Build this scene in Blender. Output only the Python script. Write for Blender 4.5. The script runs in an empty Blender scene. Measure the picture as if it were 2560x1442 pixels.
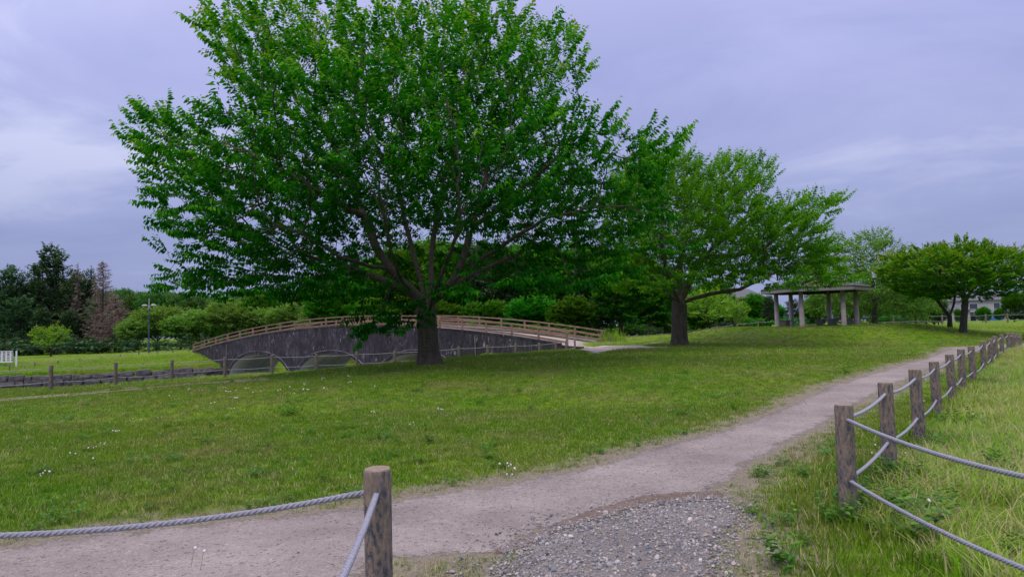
import bpy, math, random
import numpy as np
from mathutils import Matrix, Vector
from mathutils.geometry import delaunay_2d_cdt
random.seed(7); rng = np.random.default_rng(7)
scene = bpy.context.scene
COL = scene.collection
# ------------------------------------------------------------------ camera
F = 1700.0; CX, CY = 1280.0, 721.0
H = 1.5; ROLL = 0.026; PITCH = math.atan(99.0 / F)
camd = bpy.data.cameras.new('camera'); cam = bpy.data.objects.new('camera', camd); COL.objects.link(cam)
camd.sensor_width = 36.0; camd.lens = 36.0 * F / 2560.0
camd.clip_start = 0.05; camd.clip_end = 3000
RM = Matrix.Rotation(math.pi/2 + PITCH, 4, 'X') @ Matrix.Rotation(-ROLL, 4, 'Z')
cam.matrix_world = Matrix.Translation((0, 0, H)) @ RM
scene.camera = cam
# ------------------------------------------------------------------ sky and light
SUN_EL, SUN_AZ = math.radians(62), math.radians(215)      # azimuth clockwise from +Y
w = bpy.data.worlds.new('World'); scene.world = w; w.use_nodes = True
nt = w.node_tree; nt.nodes.clear()
def N(nt, t, **k):
    n = nt.nodes.new(t)
    for a, b in k.items():
        if a.startswith('i_'): n.inputs[a[2:].replace('_', ' ')].default_value = b
        else: setattr(n, a, b)
    return n
def L(nt, a, b): nt.links.new(a, b)
def ramp(nt, fac, stops, interp='LINEAR'):
    r = nt.nodes.new('ShaderNodeValToRGB'); r.color_ramp.interpolation = interp
    el = r.color_ramp.elements
    while len(el) < len(stops): el.new(0.5)
    for e, (p, c) in zip(el, stops):
        e.position = p; e.color = (c[0], c[1], c[2], 1) if len(c) == 3 else c
    L(nt, fac, r.inputs['Fac']); return r
def math_(nt, op, a, b=None, c=None):
    n = nt.nodes.new('ShaderNodeMath'); n.operation = op
    for i, v in enumerate((a, b, c)):
        if v is None: continue
        if isinstance(v, (int, float)): n.inputs[i].default_value = v
        else: L(nt, v, n.inputs[i])
    return n.outputs[0]
def mixc(nt, fac, a, b, mode='MIX'):
    n = nt.nodes.new('ShaderNodeMix'); n.data_type = 'RGBA'; n.blend_type = mode
    for s, v in ((n.inputs[0], fac), (n.inputs[6], a), (n.inputs[7], b)):
        if isinstance(v, (int, float)): s.default_value = v
        elif isinstance(v, (tuple, list)): s.default_value = (v[0], v[1], v[2], 1)
        else: L(nt, v, s)
    return n.outputs[2]
bg = N(nt, 'ShaderNodeBackground'); bg.inputs['Strength'].default_value = 0.1
wo = N(nt, 'ShaderNodeOutputWorld'); L(nt, bg.outputs[0], wo.inputs[0])
sky = N(nt, 'ShaderNodeTexSky', sky_type='NISHITA', sun_disc=False, sun_elevation=SUN_EL, sun_rotation=SUN_AZ)
tc = N(nt, 'ShaderNodeTexCoord'); sep = N(nt, 'ShaderNodeSeparateXYZ'); L(nt, tc.outputs['Generated'], sep.inputs[0])
zc = math_(nt, 'MAXIMUM', sep.outputs[2], 0.0)
grad = ramp(nt, zc, [(0.0, (2.95, 3.4, 5.95)), (0.12, (3.3, 3.75, 6.5)), (0.35, (5.05, 5.4, 9.1)), (0.6, (8.5, 8.5, 12.0)), (1.0, (12.5, 12.2, 13.5))])
zz = math_(nt, 'ADD', zc, 0.16)
cu = N(nt, 'ShaderNodeCombineXYZ')
L(nt, math_(nt, 'DIVIDE', sep.outputs[0], zz), cu.inputs[0]); L(nt, math_(nt, 'DIVIDE', sep.outputs[1], zz), cu.inputs[1])
mp = N(nt, 'ShaderNodeMapping'); L(nt, cu.outputs[0], mp.inputs[0]); mp.inputs['Rotation'].default_value = (0, 0, 0.5); mp.inputs['Scale'].default_value = (0.72, 0.98, 1); mp.inputs['Location'].default_value = (9.1, 5.2, 0)
no = N(nt, 'ShaderNodeTexNoise', i_Scale=1.0, i_Detail=8.0, i_Roughness=0.56, i_Distortion=0.5); L(nt, mp.outputs[0], no.inputs['Vector'])
cl = ramp(nt, no.outputs[0], [(0.34, (0.78, 0.80, 0.86)), (0.46, (0.94, 0.94, 0.96)), (0.56, (1.04, 1.04, 1.02)), (0.68, (1.5, 1.45, 1.2))])
skc = mixc(nt, math_(nt, 'MULTIPLY_ADD', ramp(nt, zc, [(0.0, (0, 0, 0)), (0.22, (1, 1, 1))]).outputs[0], .8, .2), grad.outputs[0], cl.outputs[0], 'MULTIPLY')
fin = mixc(nt, 0.92, sky.outputs[0], skc); L(nt, fin, bg.inputs[0])
sd = bpy.data.lights.new('sun', 'SUN'); sd.energy = 1.5; sd.angle = math.radians(40); sd.color = (1.0, 0.92, 0.78)
sun = bpy.data.objects.new('sun', sd); COL.objects.link(sun)
sdir = Vector((math.sin(SUN_AZ)*math.cos(SUN_EL), math.cos(SUN_AZ)*math.cos(SUN_EL), math.sin(SUN_EL)))
sun.rotation_euler = sdir.to_track_quat('Z', 'Y').to_euler(); sun.location = (0, 0, 40)
vs = scene.view_settings; vs.view_transform = 'Standard'; vs.look = 'None'; vs.gamma = 1; vs.use_curve_mapping = False
vs.exposure = 0.0
# ------------------------------------------------------------------ pixel helpers
R3 = np.array(RM.to_3x3())
def P(px, py, d):
    v = R3 @ np.array([(px-CX)/F, (CY-py)/F, -1.0]); v = v / v[1] * d
    return np.array([v[0], v[1], v[2] + H])
def horizon(px): return 820.0 - ROLL*(px-CX)
def Xof(px, d): return P(px, horizon(px), d)[0]
# ------------------------------------------------------------------ terrain
def sstep(a, b, x):
    t = np.clip((x-a)/(b-a), 0, 1); return t*t*(3-2*t)
CTRL = [  # x, y, z, sigma
 (0,0,0,5),(-6,4,0,4),(6,4,0,4),(0,9,0.05,4),(-9,9,0,4),(6,10,0.0,4),(12,10,-.05,5),(20,10,-.1,6),
 (-15.2,22.5,-.15,3),(-15.3,25.6,-.25,3),(-14.4,28.7,-.36,3),(-12.8,30.5,-.46,3),(-9.4,32.5,-.55,3),(-9.5,29,-.25,2.5),(-6.5,35,-.52,2.2),(-6,31,-.15,2),(-2,38,-.28,2.5),(2.8,43,-.22,2),(-3,45,-.75,2.5),(-1,46,-.7,2.2),(.6,45.5,-.5,1.6),(2.2,46,-.3,1.5),
 (-25,20,-.15,6),(-14,17,-.02,4),(-2.65,22,.48,3.2),(-2.65,19,.36,3),(2,24,.46,3.5),(8.1,33,.5,3.5),(5,28,.5,3.5),(12,27,.32,4),(17,26,.08,4),(6,19,.22,4),(-7,20,.15,3),(0,14,.1,4),
 (4,46,.1,2),(6.5,48.6,.1,3),(10,44,.25,3),(22,33,.35,4),(24,36,.5,4),(30,34,.3,5),(13,66,.25,6),(25,60,.9,8),(38,60,.9,10),(30,45,.7,5),
 (40,30,-.1,8),(60,60,.6,20),(0,80,.1,12),(40,120,.5,40),(-40,67,-.75,5),(-46,64,-.95,5),(-35,77,-.42,5),(-52,70,-.8,8),(-60,110,-.6,30),(-20,110,-.4,30),(-36,84,-.4,6)]
CT = np.array(CTRL, float)
POND = np.array([(-95,20),(-40,22.5),(-19,26.5),(-16.8,31),(-14,36),(-9.5,41.5),(-6.5,47),(-4.2,53),(-6,58),(-9,66),(-13,74),(-17,83),(-22,85),(-26,80),(-28.5,74),(-31.5,70),(-39,66),(-47,62.5),(-60,58),(-95,50)], float)
def in_poly(x, y, poly):
    x = np.asarray(x, float); y = np.asarray(y, float); c = np.zeros(x.shape, bool)
    n = len(poly)
    for i in range(n):
        x1, y1 = poly[i]; x2, y2 = poly[(i+1) % n]
        if y1 == y2: continue
        cond = ((y1 > y) != (y2 > y)) & (x < (x2-x1)*(y-y1)/(y2-y1)+x1)
        c ^= cond
    return c
def dist_poly(x, y, poly, closed=True):
    x = np.asarray(x, float); y = np.asarray(y, float); best = np.full(x.shape, 1e9)
    n = len(poly)
    for i in range(n if closed else n-1):
        a = poly[i]; b = poly[(i+1) % n]; ab = (b[0]-a[0], b[1]-a[1]); l2 = ab[0]**2+ab[1]**2+1e-12
        t = np.clip(((x-a[0])*ab[0]+(y-a[1])*ab[1])/l2, 0, 1)
        best = np.minimum(best, np.hypot(x-a[0]-t*ab[0], y-a[1]-t*ab[1]))
    return best
WATER_Z = -2.75
MND = (18.3, 43.0)
def ground(x, y):
    x = np.atleast_1d(np.asarray(x, float)); y = np.atleast_1d(np.asarray(y, float))
    num = np.zeros(x.shape); den = np.full(x.shape, 1e-4)
    for cx, cy, cz, s in CT:
        wgt = np.exp(-((x-cx)**2+(y-cy)**2)/(2*(s*1.15)**2)); num += wgt*cz; den += wgt
    z = num/den
    r = np.sqrt(((x-MND[0])/9.6)**2+((y-MND[1])/10.5)**2)
    m = 1-sstep(0.5, 1.12, r); z = z + (1.12-z)*m
    z = z + 0.02*np.sin(x*.9+np.sin(y*.7))*np.cos(y*.8) * sstep(6, 12, np.hypot(x, y))
    near = (x > -100) & (x < 15) & (y > 15) & (y < 98)
    if near.any():
        xn, yn = x[near], y[near]; ins = in_poly(xn, yn, POND); dd = dist_poly(xn, yn, POND)
        far = (yn > 57) & (xn < -20)
        wd = np.where(far, 0.9, 3.0)
        k = np.where(ins, 0, sstep(0, 1, np.clip(dd/wd, 0, 1)))
        bot = np.where(ins, -3.3, -3.05)
        # far bank: low lip behind the stones, then a gentle rise
        zb = z[near]
        lip = np.where(far & ~ins, -1.55 + (zb+1.55)*sstep(0.6, 6.0, dd), zb)
        z[near] = bot + (lip-bot)*k
    return z
def g1(x, y): return float(ground(x, y)[0])
def PG(px, py, d0=10.0):
    """the ground point seen at a pixel"""
    v = R3 @ np.array([(px-CX)/F, (CY-py)/F, -1.0]); v /= v[1]
    ds = np.concatenate([np.arange(1.2, 20, .05), np.arange(20, 120, .1)])
    zz_ = H + v[2]*ds; g = ground(v[0]*ds, ds); i = np.argmax(zz_ <= g)
    if zz_[i] > g[i]: i = len(ds)-1
    return np.array([v[0]*ds[i], ds[i], g[i]])
# ------------------------------------------------------------------ object helpers
def mesh_np(name, V, Q=None, T=None, smooth=False):
    me = bpy.data.meshes.new(name); V = np.asarray(V, np.float32)
    parts = []; starts = []; tot = []
    off = 0
    for A, k in ((Q, 4), (T, 3)):
        if A is None or len(A) == 0: continue
        A = np.asarray(A, np.int32); parts.append(A.ravel()); starts.append(off+np.arange(len(A))*k); tot.append(np.full(len(A), k)); off += len(A)*k
    li = np.concatenate(parts); st = np.concatenate(starts).astype(np.int32); to = np.concatenate(tot).astype(np.int32)
    me.vertices.add(len(V)); me.vertices.foreach_set('co', V.ravel())
    me.loops.add(len(li)); me.loops.foreach_set('vertex_index', li)
    me.polygons.add(len(st)); me.polygons.foreach_set('loop_start', st); me.polygons.foreach_set('loop_total', to)
    if smooth: me.polygons.foreach_set('use_smooth', np.ones(len(st), bool))
    me.update(calc_edges=True); me.validate()
    return me
def attr(me, name, data, typ='FLOAT'):
    a = me.attributes.new(name, typ, 'POINT'); a.data.foreach_set('value', np.asarray(data, np.float32))
def obj(name, me, mat=None, parent=None, loc=None):
    o = bpy.data.objects.new(name, me); COL.objects.link(o)
    if mat is not None and me is not None and len(me.materials) == 0: me.materials.append(mat)
    if parent is not None: o.parent = parent
    if loc is not None: o.location = tuple(loc)
    return o
def thing(name, label, cat, loc=(0, 0, 0), rz=0, group=None):
    o = bpy.data.objects.new(name, None); COL.objects.link(o); o.empty_display_size = 0.2
    o.location = tuple(loc); o.rotation_euler = (0, 0, rz); tag(o, label, cat, group); return o
def tag(o, label=None, cat=None, group=None, kind=None):
    if label: o['label'] = label
    if cat: o['category'] = cat
    if group: o['group'] = group
    if kind: o['kind'] = kind
    return o
class MB:
    """collects vertices and faces (any size)"""
    def __init__(s): s.v = []; s.f = []
    def add(s, vs_, fs_):
        o = len(s.v); s.v += [tuple(map(float, v)) for v in vs_]; s.f += [tuple(i+o for i in f) for f in fs_]
    def box(s, c, size, M=None):
        hx, hy, hz = size[0]/2, size[1]/2, size[2]/2
        vs_ = [Vector((sx*hx, sy*hy, sz*hz)) for sx in (-1, 1) for sy in (-1, 1) for sz in (-1, 1)]
        if M is not None: vs_ = [M @ v for v in vs_]
        vs_ = [v+Vector(c) for v in vs_]
        s.add(vs_, [(0,1,3,2),(4,6,7,5),(0,4,5,1),(2,3,7,6),(0,2,6,4),(1,5,7,3)])
    def beam(s, a, b, wd, ht, bev=0.0):
        a = Vector(a); b = Vector(b); d = (b-a); ln = d.length; d.normalize()
        side = d.cross(Vector((0, 0, 1))); side = Vector((1, 0, 0)) if side.length < 1e-4 else side.normalized(); up = side.cross(d)
        c = bev
        prof = [(-wd/2+c, -ht/2), (wd/2-c, -ht/2), (wd/2, -ht/2+c), (wd/2, ht/2-c), (wd/2-c, ht/2), (-wd/2+c, ht/2), (-wd/2, ht/2-c), (-wd/2, -ht/2+c)] if c > 0 else [(-wd/2, -ht/2), (wd/2, -ht/2), (wd/2, ht/2), (-wd/2, ht/2)]
        n = len(prof); vs_ = [p+side*u+up*v for p in (a, b) for u, v in prof]
        s.add(vs_, [(i, (i+1) % n, n+(i+1) % n, n+i) for i in range(n)]+[tuple(range(n-1, -1, -1)), tuple(range(n, 2*n))])
    def tube(s, pts, rad, n=8, cap=True):
        pts = [Vector(p) for p in pts]; m = len(pts); r = rad if hasattr(rad, '__len__') else [rad]*m
        o = []; up = None
        for i, p in enumerate(pts):
            t = (pts[min(i+1, m-1)]-pts[max(i-1, 0)]).normalized()
            if up is None: up = t.orthogonal().normalized()
            up = (up - t*up.dot(t)).normalized(); sd_ = t.cross(up)
            o += [p+(up*math.cos(2*math.pi*k/n)+sd_*math.sin(2*math.pi*k/n))*r[i] for k in range(n)]
        f = [(i*n+k, i*n+(k+1) % n, (i+1)*n+(k+1) % n, (i+1)*n+k) for i in range(m-1) for k in range(n)]
        if cap: f += [tuple(range(n-1, -1, -1)), tuple((m-1)*n+k for k in range(n))]
        s.add(o, f)
    def mesh(s, name, smooth=False):
        me = bpy.data.meshes.new(name); me.from_pydata(s.v, [], s.f); me.update()
        if smooth:
            for p in me.polygons: p.use_smooth = True
        return me
    def build(s, name, mat=None, parent=None, loc=None, smooth=False):
        return obj(name, s.mesh(name, smooth), mat, parent, loc)
# ------------------------------------------------------------------ materials
def new_mat(name):
    m = bpy.data.materials.new(name); m.use_nodes = True; t = m.node_tree; t.nodes.clear()
    out = t.nodes.new('ShaderNodeOutputMaterial'); p = t.nodes.new('ShaderNodeBsdfPrincipled'); L(t, p.outputs[0], out.inputs[0])
    return m, t, p, out
def bump(t, p, h, strength=0.4, dist=0.02):
    b = N(t, 'ShaderNodeBump'); b.inputs['Strength'].default_value = strength; b.inputs['Distance'].default_value = dist
    L(t, h, b.inputs['Height']); L(t, b.outputs[0], p.inputs['Normal'])
def pos(t): return N(t, 'ShaderNodeNewGeometry').outputs['Position']
def objc(t): return N(t, 'ShaderNodeTexCoord').outputs['Object']
def noise(t, vec, sc, det=3, rough=.55, scale3=None, dist=0):
    n = N(t, 'ShaderNodeTexNoise', i_Scale=sc, i_Detail=det, i_Roughness=rough, i_Distortion=dist)
    if scale3:
        m = N(t, 'ShaderNodeMapping'); m.inputs['Scale'].default_value = scale3; L(t, vec, m.inputs[0]); vec = m.outputs[0]
    L(t, vec, n.inputs['Vector']); return n.outputs[0]
def simple_mat(name, c, rough=.8, var=.15, sc=8, bumpk=.2, metal=0, spec=.3):
    m, t, p, o = new_mat(name); v = objc(t); n = noise(t, v, sc, 5)
    r = ramp(t, n, [(0.3, tuple(x*(1-var) for x in c)), (0.7, tuple(min(1, x*(1+var)) for x in c))]); L(t, r.outputs[0], p.inputs['Base Color'])
    p.inputs['Roughness'].default_value = rough; p.inputs['Metallic'].default_value = metal; p.inputs['Specular IOR Level'].default_value = spec
    if bumpk: bump(t, p, noise(t, v, sc*5, 3), bumpk, .01)
    return m
GRASS_A, GRASS_B, GRASS_DRY = (0.088, 0.222, 0.006), (0.178, 0.275, 0.016), (0.26, 0.215, 0.10)
def grass_color(t, fine=True):
    v = pos(t)
    big = noise(t, v, .22, 4, .6); mid = noise(t, v, 1.3, 4, .6)
    c = ramp(t, math_(t, 'ADD', math_(t, 'MULTIPLY', big, .55), math_(t, 'MULTIPLY', mid, .45)), [(0.36, GRASS_A), (0.5, (.132, .248, .009)), (0.64, GRASS_B)]).outputs[0]
    dry = ramp(t, noise(t, v, .42, 7, .75), [(0.49, (0, 0, 0)), (0.69, (.7, .7, .7))]).outputs[0]
    return mixc(t, dry, c, GRASS_DRY), v
def mat_ground():
    m, t, p, o = new_mat('grass_ground'); c, v = grass_color(t)
    fine = noise(t, v, 45, 4, .7); f2 = noise(t, v, 11, 4, .7)
    sp = ramp(t, math_(t, 'ADD', math_(t, 'MULTIPLY', fine, .5), math_(t, 'MULTIPLY', f2, .5)), [(0.36, (.5, .5, .45)), (0.5, (.92, .92, .9)), (0.64, (1.45, 1.38, 1.3))]).outputs[0]
    c = mixc(t, 1.0, c, sp, 'MULTIPLY')
    wn = N(t, 'ShaderNodeAttribute', attribute_name='worn').outputs['Fac']
    soil = ramp(t, noise(t, v, 30, 4, .75), [(0.35, (.19, .165, .12)), (0.6, (.33, .285, .225))]).outputs[0]
    k = ramp(t, math_(t, 'ADD', wn, math_(t, 'MULTIPLY', math_(t, 'SUBTRACT', noise(t, v, 4, 5, .75), .5), 1.4)), [(0.22, (0, 0, 0)), (0.62, (1, 1, 1))]).outputs[0]
    c = mixc(t, math_(t, 'MULTIPLY', k, ramp(t, wn, [(0.03, (0, 0, 0)), (0.25, (1, 1, 1))]).outputs[0]), c, soil)
    L(t, c, p.inputs['Base Color']); p.inputs['Roughness'].default_value = .9; p.inputs['Specular IOR Level'].default_value = .1
    bump(t, p, fine, .8, .03); return m
def mat_blade(name, straw=0.0, bright=1.0):
    m, t, p, o = new_mat(name); c, v = grass_color(t)
    a = N(t, 'ShaderNodeAttribute', attribute_name='tint').outputs['Fac']
    k = ramp(t, a, [(0.0, (.62*bright, .72*bright, .6*bright)), (1.0, (1.55*bright, 1.45*bright, 1.5*bright))]).outputs[0]
    c = mixc(t, 1.0, c, k, 'MULTIPLY')
    s = N(t, 'ShaderNodeAttribute', attribute_name='straw').outputs['Fac']
    c = mixc(t, s, c, (0.58, .48, .27))
    L(t, c, p.inputs['Base Color']); p.inputs['Roughness'].default_value = .6; p.inputs['Specular IOR Level'].default_value = .2
    tr = N(t, 'ShaderNodeBsdfTranslucent'); L(t, c, tr.inputs[0]); mx = N(t, 'ShaderNodeMixShader'); mx.inputs[0].default_value = .35
    L(t, p.outputs[0], mx.inputs[1]); L(t, tr.outputs[0], mx.inputs[2]); L(t, mx.outputs[0], o.inputs[0]); return m
def mat_leaf(name, stops, trans=.4, rnd=.15, spec=.35):
    m, t, p, o = new_mat(name)
    a = N(t, 'ShaderNodeAttribute', attribute_name='tint').outputs['Fac']
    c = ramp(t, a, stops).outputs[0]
    oi = N(t, 'ShaderNodeObjectInfo').outputs['Random']
    hs = N(t, 'ShaderNodeHueSaturation'); L(t, c, hs.inputs['Color'])
    L(t, math_(t, 'ADD', 1-rnd, math_(t, 'MULTIPLY', oi, 2*rnd)), hs.inputs['Value'])
    L(t, math_(t, 'ADD', .5-rnd*.1, math_(t, 'MULTIPLY', oi, rnd*.2)), hs.inputs['Hue'])
    c = hs.outputs[0]
    L(t, c, p.inputs['Base Color']); p.inputs['Roughness'].default_value = .45; p.inputs['Specular IOR Level'].default_value = spec
    tr = N(t, 'ShaderNodeBsdfTranslucent')
    L(t, mixc(t, 1.0, c, (1.25, 1.35, .6), 'MULTIPLY'), tr.inputs[0])
    mx = N(t, 'ShaderNodeMixShader'); mx.inputs[0].default_value = trans
    L(t, p.outputs[0], mx.inputs[1]); L(t, tr.outputs[0], mx.inputs[2]); L(t, mx.outputs[0], o.inputs[0]); return m
def mat_bark(name, c=(.075, .062, .052), bands=True):
    m, t, p, o = new_mat(name); v = objc(t)
    n1 = noise(t, v, 3, 5, .6); n2 = noise(t, v, 9, 5, .65, (1, 1, .25)); n3 = noise(t, v, 14, 4, .6, (.35, .35, 2.2))
    h = math_(t, 'ADD', math_(t, 'MULTIPLY', n2, .6), math_(t, 'MULTIPLY', n3, .5 if bands else .1))
    r = ramp(t, h, [(0.36, tuple(x*.45 for x in c)), (0.52, c), (0.7, tuple(x*1.9 for x in c))]).outputs[0]
    moss = ramp(t, n1, [(0.55, (0, 0, 0)), (0.75, (.5, .5, .5))]).outputs[0]
    r = mixc(t, moss, r, (.07, .075, .04)); L(t, r, p.inputs['Base Color']); p.inputs['Roughness'].default_value = .9
    bump(t, p, h, .9, .05); return m
def mat_path(name, c1=(.265, .228, .22), c2=(.39, .335, .32)):
    m, t, p, o = new_mat(name); v = pos(t)
    big = noise(t, v, .8, 4, .6); fine = noise(t, v, 90, 3, .8); mid = noise(t, v, 18, 4, .7)
    c = ramp(t, big, [(0.35, c1), (0.65, c2)]).outputs[0]
    c = mixc(t, 1.0, c, ramp(t, fine, [(0.3, (.55, .55, .57)), (0.5, (1, 1, 1)), (0.72, (1.35, 1.35, 1.35))]).outputs[0], 'MULTIPLY')
    c = mixc(t, 1.0, c, ramp(t, mid, [(0.3, (.85, .84, .84)), (0.7, (1.1, 1.1, 1.1))]).outputs[0], 'MULTIPLY')
    vo = N(t, 'ShaderNodeTexVoronoi', i_Scale=55.0); L(t, v, vo.inputs['Vector'])
    c = mixc(t, 1.0, c, ramp(t, vo.outputs['Color'], [(0.12, (.55, .56, .6)), (0.2, (1, 1, 1)), (0.85, (1, 1, 1)), (0.95, (1.4, 1.4, 1.4))]).outputs[0], 'MULTIPLY')
    L(t, c, p.inputs['Base Color']); p.inputs['Roughness'].default_value = .95; p.inputs['Specular IOR Level'].default_value = .1
    bump(t, p, math_(t, 'ADD', fine, mid), .6, .012)
    e = N(t, 'ShaderNodeAttribute', attribute_name='edge').outputs['Fac']; nn = math_(t, 'ADD', math_(t, 'MULTIPLY', noise(t, v, 5, 4, .7), .55), math_(t, 'MULTIPLY', noise(t, v, 34, 3, .7), .45))
    a = ramp(t, math_(t, 'SUBTRACT', e, math_(t, 'MULTIPLY', math_(t, 'SUBTRACT', nn, .33), 2.4)), [(0.0, (0, 0, 0)), (0.22, (1, 1, 1))]).outputs[0]
    tb_ = N(t, 'ShaderNodeBsdfTransparent'); mx = N(t, 'ShaderNodeMixShader'); L(t, a, mx.inputs[0]); L(t, tb_.outputs[0], mx.inputs[1]); L(t, p.outputs[0], mx.inputs[2]); L(t, mx.outputs[0], o.inputs[0])
    return m
def mat_post(name):
    m, t, p, o = new_mat(name); v = objc(t)
    n = noise(t, v, 42, 5, .66, (1, 1, .40), .3); b = noise(t, v, 50, 3, .6, (1, 1, .3)); big = noise(t, v, 4, 3, .5)
    k = math_(t, 'ADD', n, math_(t, 'MULTIPLY', math_(t, 'SUBTRACT', big, .5), .25))
    c = ramp(t, k, [(0.36, (.058, .062, .082)), (0.43, (.12, .11, .115)), (0.49, (.20, .158, .132)), (0.66, (.285, .212, .16))]).outputs[0]
    c = mixc(t, 1.0, c, ramp(t, b, [(0.3, (.75, .75, .78)), (0.7, (1.2, 1.18, 1.15))]).outputs[0], 'MULTIPLY')
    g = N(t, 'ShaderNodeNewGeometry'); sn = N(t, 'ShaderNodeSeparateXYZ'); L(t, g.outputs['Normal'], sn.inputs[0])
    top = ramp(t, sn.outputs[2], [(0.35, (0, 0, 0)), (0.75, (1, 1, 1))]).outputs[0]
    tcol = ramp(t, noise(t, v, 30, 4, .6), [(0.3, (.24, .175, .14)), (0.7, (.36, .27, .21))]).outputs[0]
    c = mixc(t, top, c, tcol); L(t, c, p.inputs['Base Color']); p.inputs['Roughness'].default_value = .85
    bump(t, p, math_(t, 'ADD', k, math_(t, 'MULTIPLY', b, .4)), .8, .012); return m
def mat_wall():
    m, t, p, o = new_mat('stained_bridge_wall'); v = pos(t)
    st = noise(t, v, 2.6, 7, .78, (1.3, 1.3, .5)); big = noise(t, v, .5, 4, .6); blk = noise(t, v, 1.1, 4, .7)
    c = ramp(t, math_(t, 'ADD', math_(t, 'MULTIPLY', st, .7), math_(t, 'MULTIPLY', big, .3)), [(0.36, (.012, .010, .015)), (0.47, (.028, .023, .032)), (0.56, (.058, .050, .062)), (0.66, (.17, .155, .18))]).outputs[0]
    # white lime runs: narrow vertical streaks of efflorescence
    s1 = noise(t, v, 5.0, 4, .65, (1.4, 1.4, .34)); s2 = noise(t, v, .55, 3, .6)
    k = math_(t, 'MULTIPLY', ramp(t, s1, [(0.615, (0, 0, 0)), (0.67, (1, 1, 1))]).outputs[0], ramp(t, s2, [(0.46, (0, 0, 0)), (0.58, (1, 1, 1))]).outputs[0])
    c = mixc(t, k, c, (.42, .42, .48))
    L(t, c, p.inputs['Base Color']); p.inputs['Roughness'].default_value = .9
    bump(t, p, math_(t, 'ADD', st, blk), .8, .12); return m
def mat_water():
    m, t, p, o = new_mat('pond_water'); v = pos(t)
    p.inputs['Base Color'].default_value = (.11, .115, .085, 1); p.inputs['Roughness'].default_value = .08; p.inputs['IOR'].default_value = 1.33
    p.inputs['Specular IOR Level'].default_value = .6
    bump(t, p, noise(t, v, 2.2, 3, .5, (1, 2.5, 1)), .12, .05); return m
M = {}
M['ground'] = mat_ground()
M['blade'] = mat_blade('lawn_blade'); M['tall'] = mat_blade('tall_grass_blade', bright=1.75)
M['path'] = mat_path('fine_gravel_path'); M['path2'] = mat_path('pale_gravel', (.42, .36, .35), (.58, .50, .49)); M['dirt'] = mat_path('worn_dirt', (.21, .20, .11), (.31, .27, .19))
M['rim'] = mat_path('damp_brown_soil', (.17, .125, .105), (.25, .19, .165)); M['bed'] = mat_path('gravel_bed', (.19, .172, .168), (.29, .255, .24))
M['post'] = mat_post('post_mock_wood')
M['rope'] = simple_mat('grey_rope', (.34, .335, .42), .75, .14, 60, .5)
M['rope_far'] = simple_mat('far_rope', (.40, .40, .46), .8, .1, 20, 0)
M['wall'] = mat_wall(); M['water'] = mat_water()
M['lining'] = simple_mat('arch_lining', (.84, .88, .84), .8, .16, .9, .1)
M['rail'] = simple_mat('rail_brown', (.235, .155, .115), .75, .25, 3, .3)
M['kerb'] = simple_mat('kerb_concrete', (.30, .27, .25), .9, .2, 2, .3)
M['stone'] = simple_mat('bank_stone', (.115, .108, .11), .9, .5, 1.8, .6)
M['bark'] = mat_bark('cherry_bark', (.055, .044, .036)); M['bark2'] = mat_bark('grey_bark', (.11, .095, .085), False); M['bark3'] = mat_bark('dark_bark', (.06, .05, .042), False)
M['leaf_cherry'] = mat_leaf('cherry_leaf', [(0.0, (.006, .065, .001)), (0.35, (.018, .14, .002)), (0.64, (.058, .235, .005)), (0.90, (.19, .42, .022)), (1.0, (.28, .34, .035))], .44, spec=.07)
M['leaf_cherry2'] = mat_leaf('cherry_leaf_far', [(0.0, (.022, .16, .004)), (0.5, (.070, .31, .008)), (1.0, (.19, .47, .02))], .44, spec=.07)
M['leaf_maple'] = mat_leaf('maple_leaf', [(0.0, (.022, .12, .003)), (0.5, (.085, .29, .010)), (0.85, (.20, .36, .018)), (1.0, (.30, .28, .035))], .36, .08, spec=.07)
M['leaf_light'] = mat_leaf('light_leaf', [(0.0, (.055, .16, .014)), (0.6, (.14, .30, .03)), (1.0, (.24, .40, .06))], .38, .12)
M['leaf_mid'] = mat_leaf('wood_leaf', [(0.0, (.016, .10, .004)), (0.6, (.045, .20, .008)), (1.0, (.10, .30, .016))], .36, .28, spec=.1)
M['leaf_dark'] = mat_leaf('dark_leaf', [(0.0, (.014, .048, .016)), (0.6, (.032, .095, .028)), (1.0, (.07, .14, .04))], .25, .2)
M['leaf_yellow'] = mat_leaf('yellow_leaf', [(0.0, (.10, .24, .01)), (0.6, (.19, .38, .015)), (1.0, (.30, .46, .03))], .4, .06)
M['leaf_dead'] = mat_leaf('dead_needles', [(0.0, (.19, .125, .12)), (1.0, (.36, .26, .24))], .15, .1)
M['gazebo_post'] = simple_mat('gazebo_post', (.43, .36, .37), .8, .18, 3, .2)
M['roof'] = simple_mat('gazebo_roof', (.15, .12, .11), .85, .25, 4, .4); M['ridge'] = simple_mat('copper_ridge', (.20, .27, .26), .6, .1, 4, .1)
M['fascia'] = simple_mat('fascia', (.25, .24, .25), .7, .1, 3, .1); M['dark'] = simple_mat('dark_timber', (.05, .04, .035), .8, .2, 5, .2)
M['white'] = simple_mat('white_paint', (.75, .75, .78), .5, .04, 3, 0); M['lamp_pole'] = simple_mat('lamp_blue_grey', (.05, .09, .12), .5, .1, 3, 0)
M['lamp_head'] = simple_mat('lamp_grey', (.42, .42, .46), .4, .05, 3, 0)
M['tile'] = simple_mat('house_roof_tile', (.13, .13, .15), .7, .2, 3, .3); M['ywall'] = simple_mat('house_yellow', (.50, .33, .13), .8, .06, 1, 0)
M['wwall'] = simple_mat('house_white', (.48, .46, .45), .8, .06, 1, 0); M['glass'] = simple_mat('house_window', (.05, .06, .08), .15, .1, 1, 0, spec=.8)
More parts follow.
